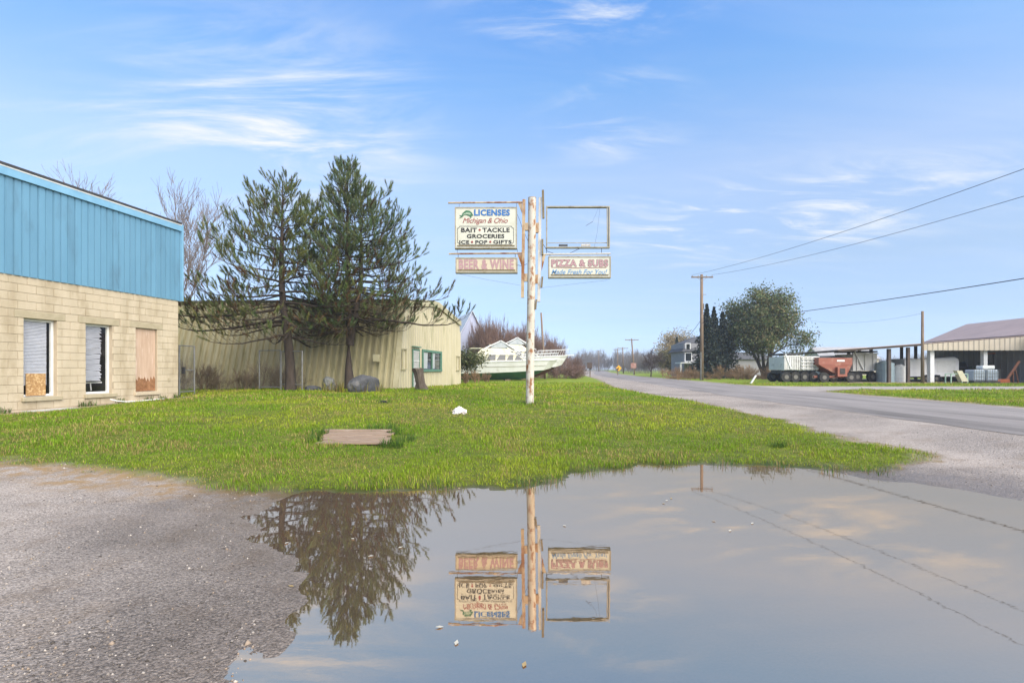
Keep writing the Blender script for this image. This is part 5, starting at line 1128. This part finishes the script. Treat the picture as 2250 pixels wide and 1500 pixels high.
for x, Y, w_, m_ in ((1953, 41, .22, M_timber), (1995, 41, .2, M_timber), (2045, 41, .32, M_white), (2162, 41, .3, M_white), (1865, 51, .22, M_timber), (1888, 51, .2, M_timber), (1914, 51, .22, M_timber), (1981, 51, .2, M_timber), (2012, 51, .2, M_timber)):
    X = at(x, Y); top = 2.72+(X-26.5)/15.4*1.1; MB().box((X, Y, (.2+top)/2), (w_, w_, top-.2)).build('post', m_, shed)
# ------------------------------------------------------------------ farm machinery
M_tyre = pm('tyre_rubber', (.02, .02, .02), (.035, .033, .03), 5, .9); M_rim = pm('dusty_rim', (.16, .15, .13), None, 5, .7); M_box = pm('dirty_white_steel', (.64, .63, .60), (.54, .53, .50), 1.2, .6, c3=(.28, .26, .22), s3=1.5, lo3=.56, hi3=.75); M_frame = pm('dark_chassis', (.03, .03, .03), (.06, .055, .05), 4, .8)
M_redw = pm('faded_red_steel', (.30, .10, .065), (.24, .08, .05), 1.5, .6, c3=(.36, .19, .13), s3=2)
def wheel(t, x, y, r, w=.28):
    wz = .3+r; o = MB().tube([(x, y-w/2, wz), (x, y+w/2, wz)], r, 18).build('wheel', M_tyre, t); MB().tube([(x, y-w/2-.012, wz), (x, y-w/2-.004, wz)], r*.42, 14).build('rim', M_rim, o)
def trailer_box(label, xl, xr, Y, z0, z1, ribs, m, name='dump_trailer', cat='trailer', depth=2.4, wheels=(), tarp=False, grid=False):
    a, c = at(xl, Y), at(xr, Y); t = empty(name, ((a+c)/2, Y, .3), label, cat)
    MB().box(((a+c)/2, Y+depth/2, (z0+z1)/2), (c-a, depth, z1-z0)).build('body', m, t)
    for i in range(ribs): x = a+(c-a)*(i+.5)/ribs; MB().box((x, Y-.04, (z0+z1)/2), (.09, .08, z1-z0-.02)).build('side_rib', m, t)
    if grid:
        for k_ in range(4): MB().box(((a+c)/2, Y-.1, z0+(z1-z0)*(k_+.5)/4), (c-a-.05, .05, .08)).build('side_rail', m, t)
    MB().box(((a+c)/2, Y-.03, z1+.03), (c-a+.1, .14, .1)).build('top_rail', m, t)
    MB().box(((a+c)/2, Y+depth/2, z0-.16), (c-a, depth*.7, .26)).build('chassis', M_frame, t)
    for x, r in wheels:
        for yy_ in (Y+.1, Y+depth-.2): wheel(t, at(x, Y), yy_, r)
    if tarp: MB().box(((a+c)/2, Y+depth/2, z1+.2), (c-a+.1, depth, .12)).build('tarp_roll', M_frame, t); MB().bar((a+.1, Y-.08, z1+.2), (a+(c-a)*.42, Y-.08, z0+.1), .09).build('tarp_arm', M_white, t)
    return t
trailer_box('dirty white dump trailer with dark tarp roll and slanting arm', 1722, 1757, 41.5, 1.30, 2.38, 9, M_box, wheels=((1728, .42), (1748, .42)), tarp=True)
trailer_box('dirty white dump body with heavy side grid next to the tarped trailer', 1759, 1798, 41.5, 1.28, 2.32, 4, M_box, wheels=((1768, .42), (1788, .42)), grid=True)
xa, xb, Y = at(1799, 40.8), at(1873, 40.8), 40.8
gw = empty('gravity_wagon', ((xa+xb)/2, Y, .3), 'faded red gravity grain wagon with sloping hopper and chute', 'wagon')
MB().loft([[(xa, Y, 1.72), (xb, Y, 1.72), (xb, Y+2.4, 1.72), (xa, Y+2.4, 1.72)], [(xa, Y, 2.26), (xb, Y, 2.26), (xb, Y+2.4, 2.26), (xa, Y+2.4, 2.26)]]).build('hopper_box', M_redw, gw)
MB().loft([[(xa+1.45, Y+.1, .95), (xb-.35, Y+.1, .95), (xb-.35, Y+1.7, .95), (xa+1.45, Y+1.7, .95)], [(xa+.02, Y+.01, 1.715), (xb-.02, Y+.01, 1.715), (xb-.02, Y+2.39, 1.715), (xa+.02, Y+2.39, 1.715)]]).build('hopper_slope', M_redw, gw)
MB().box((xb-.95, Y-.1, 1.15), (.75, .3, .75)).build('chute', M_redw, gw); MB().box((xb-.95, Y-.26, 1.2), (.4, .03, .45)).build('chute_door', M_frame, gw)
MB().loft([[(xa+.1, Y+.2, 2.262), (xb-.1, Y+.2, 2.262), (xb-.1, Y+2.2, 2.262), (xa+.1, Y+2.2, 2.262)], [(xa+.9, Y+.8, 2.45), (xb-.5, Y+.8, 2.45), (xb-.5, Y+1.6, 2.45), (xa+.9, Y+1.6, 2.45)]]).build('tarp', M_frame, gw)
MB().bar((xa-.3, Y+.2, .75), (xb+.2, Y+.2, .75), .16).build('axle_beam', M_redw, gw)
MB().box((xa+1.75, Y-.012, 2.03), (.62, .012, .14)).build('maker_plate', M_white, gw)
for x in (xa+.35, xb-.2): 
    for y_ in (Y-.05, Y+2.2): wheel(gw, x, y_, .40)
trailer_box('grey grain truck box with small dark hatches beside the red wagon', 1874, 1927, 42.5, 1.22, 2.62, 3, M_box, 'grain_truck', 'truck', wheels=((1884, .42), (1918, .42)), tarp=True)
for x, w_, h_, m_, lb in ((1945, 1.25, 1.55, pm('blue_grey_tank', (.26, .34, .37), (.21, .28, .31), 2, .5), 'blue-grey upright plastic tank under the lean-to edge'), (1975, 1.05, 1.25, pm('white_tank', (.55, .56, .55), (.46, .47, .46), 2, .5), 'smaller white upright tank beside the blue-grey tank')):
    X = at(x, 42); o = MB().loft([[(X+r*math.cos(6.283*j/20), 42+r*math.sin(6.283*j/20), .3+z) for j in range(20)] for z, r in ((0, w_/2), (h_*.3, w_/2), (h_*.31, w_/2+.02), (h_*.34, w_/2), (h_*.66, w_/2), (h_*.67, w_/2+.02), (h_*.70, w_/2), (h_, w_/2), (h_+.14, w_/4), (h_+.2, w_/6))]).build('storage_tank', m_); tag(o, lb, 'tank')
a, c, Y = at(1988, 42.2), at(2107, 42.2), 42.2
wt = empty('enclosed_trailer', ((a+c)/2, Y, .3), 'white enclosed cargo trailer parked under the lean-to', 'trailer')
M_wt = pm('white_trailer_skin', (.72, .72, .72), (.66, .66, .66), .8, .4)
MB().loft([[(x, Y, .75), (x, Y+2.1, .75), (x, Y+2.1, z), (x, Y+.06, z), (x, Y, z-.08)] for x, z in ((a, 2.22), (c-1.9, 2.26), (c-.3, 2.38), (c, 2.2))]).build('body', M_wt, wt)
MB().box(((a+c)/2-.1, Y-.013, 1.58), (.62, .016, 1.2)).build('side_door', M_white, wt); MB().box((c-1.05, Y-.013, 1.60), (1.5, .016, .95)).build('side_panel', M_white, wt)
MB().box(((a+c)/2-.1, Y-.02, .80), (1.5, .06, .16)).build('fender', M_frame, wt)
for x in ((a+c)/2-.45, (a+c)/2+.35): wheel(wt, x, Y+.05, .30, .2)
MB().bar((a+.5, Y+1, .70), (c-.2, Y+1, .70), .15).build('chassis', M_frame, wt); MB().bar((a+.2, Y+1, .3), (a+.2, Y+1, .76), .09).build('jack', M_frame, wt)
M_tote = pm('cloudy_tote', (.44, .50, .55), (.36, .42, .47), 3, .4)
for i, x in enumerate((2142, 2171)):
    X = at(x, 39.2); t = empty('liquid_tote', (X, 39.2, .3), ('caged liquid tote standing right of the pale green frame', 'caged liquid tote with a white box on top')[i], 'tote')
    MB().box((X, 39.2, .88), (.86, .86, .86)).build('bottle', M_tote, t, bevel=.06); MB().box((X, 39.2, .37), (.98, .98, .13)).build('pallet', M_frame, t)
    for k_ in range(6):
        u = -.46+.92*k_/5; MB().bar((X+u, 38.73, .44), (X+u, 38.73, 1.34), .02).build('cage_bar', M_galv, t)
    for z in (.55, .8, 1.05, 1.32): MB().bar((X-.47, 38.725, z), (X+.47, 38.725, z), .022).build('cage_bar', M_galv, t)
X = at(2165, 39.2); o = MB().box((X, 39.2, 1.50), (.95, .6, .26)).build('white_box', M_white, bevel=.04); tag(o, 'flat white box resting on the caged tote', 'box')
# tractor in the shed
X, Y = at(2193, 44.5), 44.5; M_tg = pm('tractor_green', (.03, .10, .05), (.02, .07, .035), 2, .5); M_or = pm('orange_triangle', (.85, .22, .02), None, 5, .5)
tr = empty('tractor', (X, Y, .3), 'green tractor with orange slow-vehicle triangle parked deep in the shed', 'tractor')
MB().box((X, Y+1.6, 1.25), (.75, 2.2, .7)).build('hood', M_tg, tr, bevel=.05); MB().box((X, Y+.3, 1.0), (1.0, 1.0, .9)).build('rear_body', M_tg, tr, bevel=.04)
for s in (-1, 1): wheel(tr, X+s*.85, Y+.3, .75, .42); wheel(tr, X+s*.7, Y+2.3, .42, .25); MB().box((X+s*.85, Y+.3, 1.86), (.5, .9, .06)).build('fender', M_tg, tr)
MB().box((X, Y+.15, 2.72), (1.5, 1.2, .07)).build('canopy', M_or, tr)
for sx2 in (-.6, .6): MB().bar((X+sx2, Y-.2, 1.4), (X+sx2, Y-.2, 2.7), .06).build('canopy_post', M_frame, tr)
MB().box((X, Y-.05, 1.5), (.55, .12, .55)).build('seat', M_frame, tr); MB().prism([(X-.3, Y-.28, 1.28), (X+.3, Y-.28, 1.28), (X+.1, Y-.28, 1.80), (X-.1, Y-.28, 1.80)], (0, .02, 0)).build('slow_vehicle_triangle', M_or, tr)
X, Y = at(2122, 45), 45.0; tk = empty('farm_truck', (X, Y, .3), 'dark pickup truck parked in the shade behind the white trailer', 'truck')
MB().box((X, Y+1.5, 1.05), (1.85, 4.6, .7)).build('body', M_frame, tk, bevel=.06); MB().loft([[(X-.85, Y+.6, 1.405), (X+.85, Y+.6, 1.405), (X+.85, Y+2.6, 1.405), (X-.85, Y+2.6, 1.405)], [(X-.7, Y+.9, 2.0), (X+.7, Y+.9, 2.0), (X+.7, Y+2.3, 2.0), (X-.7, Y+2.3, 2.0)]]).build('cab', M_frame, tk)
MB().box((X, Y+.70, 1.7), (1.2, .03, .4)).build('rear_window', M_glass, tk)
for s in (-1, 1): wheel(tk, X+s*.82, Y+.2, .40, .26); wheel(tk, X+s*.82, Y+2.9, .40, .26)
# pale green frame with cream chute, rusty implements
X, Y = at(2110, 38.6), 38.6; gf = empty('green_stand', (X, Y, .3), 'pale green tube stand holding a tilted cream chute', 'stand'); M_pg = pm('pale_green_paint', (.36, .52, .40), None, 5, .6)
for x in (X-.7, X+.55): 
    for y_ in (Y, Y+.5): MB().bar((x, y_, .25), (x, y_, 1.02), .06).build('leg', M_pg, gf)
for y_ in (Y, Y+.5): MB().bar((X-.7, y_, 1.0), (X+.55, y_, 1.0), .06).build('rail', M_pg, gf)
MB().prism([(X-.35, Y-.1, 1.25), (X+.05, Y-.1, 1.25), (X+.55, Y-.1, .42), (X+.05, Y-.1, .42)], (0, .35, 0)).build('chute', pm('cream_plastic', (.58, .54, .38), None, 4, .5), gf)
X, Y = at(2232, 39.5), 39.5; im = empty('rusty_auger', (X, Y, .3), 'rusty auger leaning up against the shed wall', 'auger'); M_rusty = pm('rust', (.22, .09, .045), (.14, .06, .035), 6, .9)
MB().tube([(X-.75, Y, .45), (X+.55, Y+.3, 1.95)], .09, 10).build('tube', M_rusty, im); MB().bar((X-.2, Y, .3), (X-.1, Y+.1, 1.15), .06).build('leg', M_rusty, im); MB().bar((X+.2, Y, .3), (X+.1, Y+.15, 1.4), .06).build('leg', M_rusty, im); MB().box((X-.8, Y, .45), (.4, .35, .3)).build('hopper', M_rusty, im)
X, Y = at(2196, 39.3), 39.3; bl_ = empty('orange_blade', (X, Y, .3), 'orange implement blade lying on the gravel beside the auger', 'implement'); MB().box((X, Y, .45), (1.5, .12, .28)).build('blade', pm('orange_paint', (.45, .13, .05), (.35, .10, .04), 3, .6), bl_); MB().bar((X-.3, Y+.05, .5), (X-.3, Y+.9, .5), .1).build('beam', M_rusty, bl_); MB().bar((X+.3, Y+.05, .5), (X-.3, Y+.9, .5), .08).build('beam', M_rusty, bl_)
# ------------------------------------------------------------------ the damp air of the place
M_haze = bpy.data.materials.new('haze'); M_haze.use_nodes = True; n = M_haze.node_tree.nodes; n.clear()
_o = n.new('ShaderNodeOutputMaterial'); _v = n.new('ShaderNodeVolumePrincipled'); _v.inputs['Color'].default_value = (.86, .92, 1, 1); _v.inputs['Density'].default_value = .00075; _v.inputs['Anisotropy'].default_value = .2
M_haze.node_tree.links.new(_v.outputs[0], _o.inputs['Volume'])
hzb = MB().box((0, 800, 11.5), (2200, 1860, 25)).build('haze', M_haze); tag(hzb, kind='stuff')
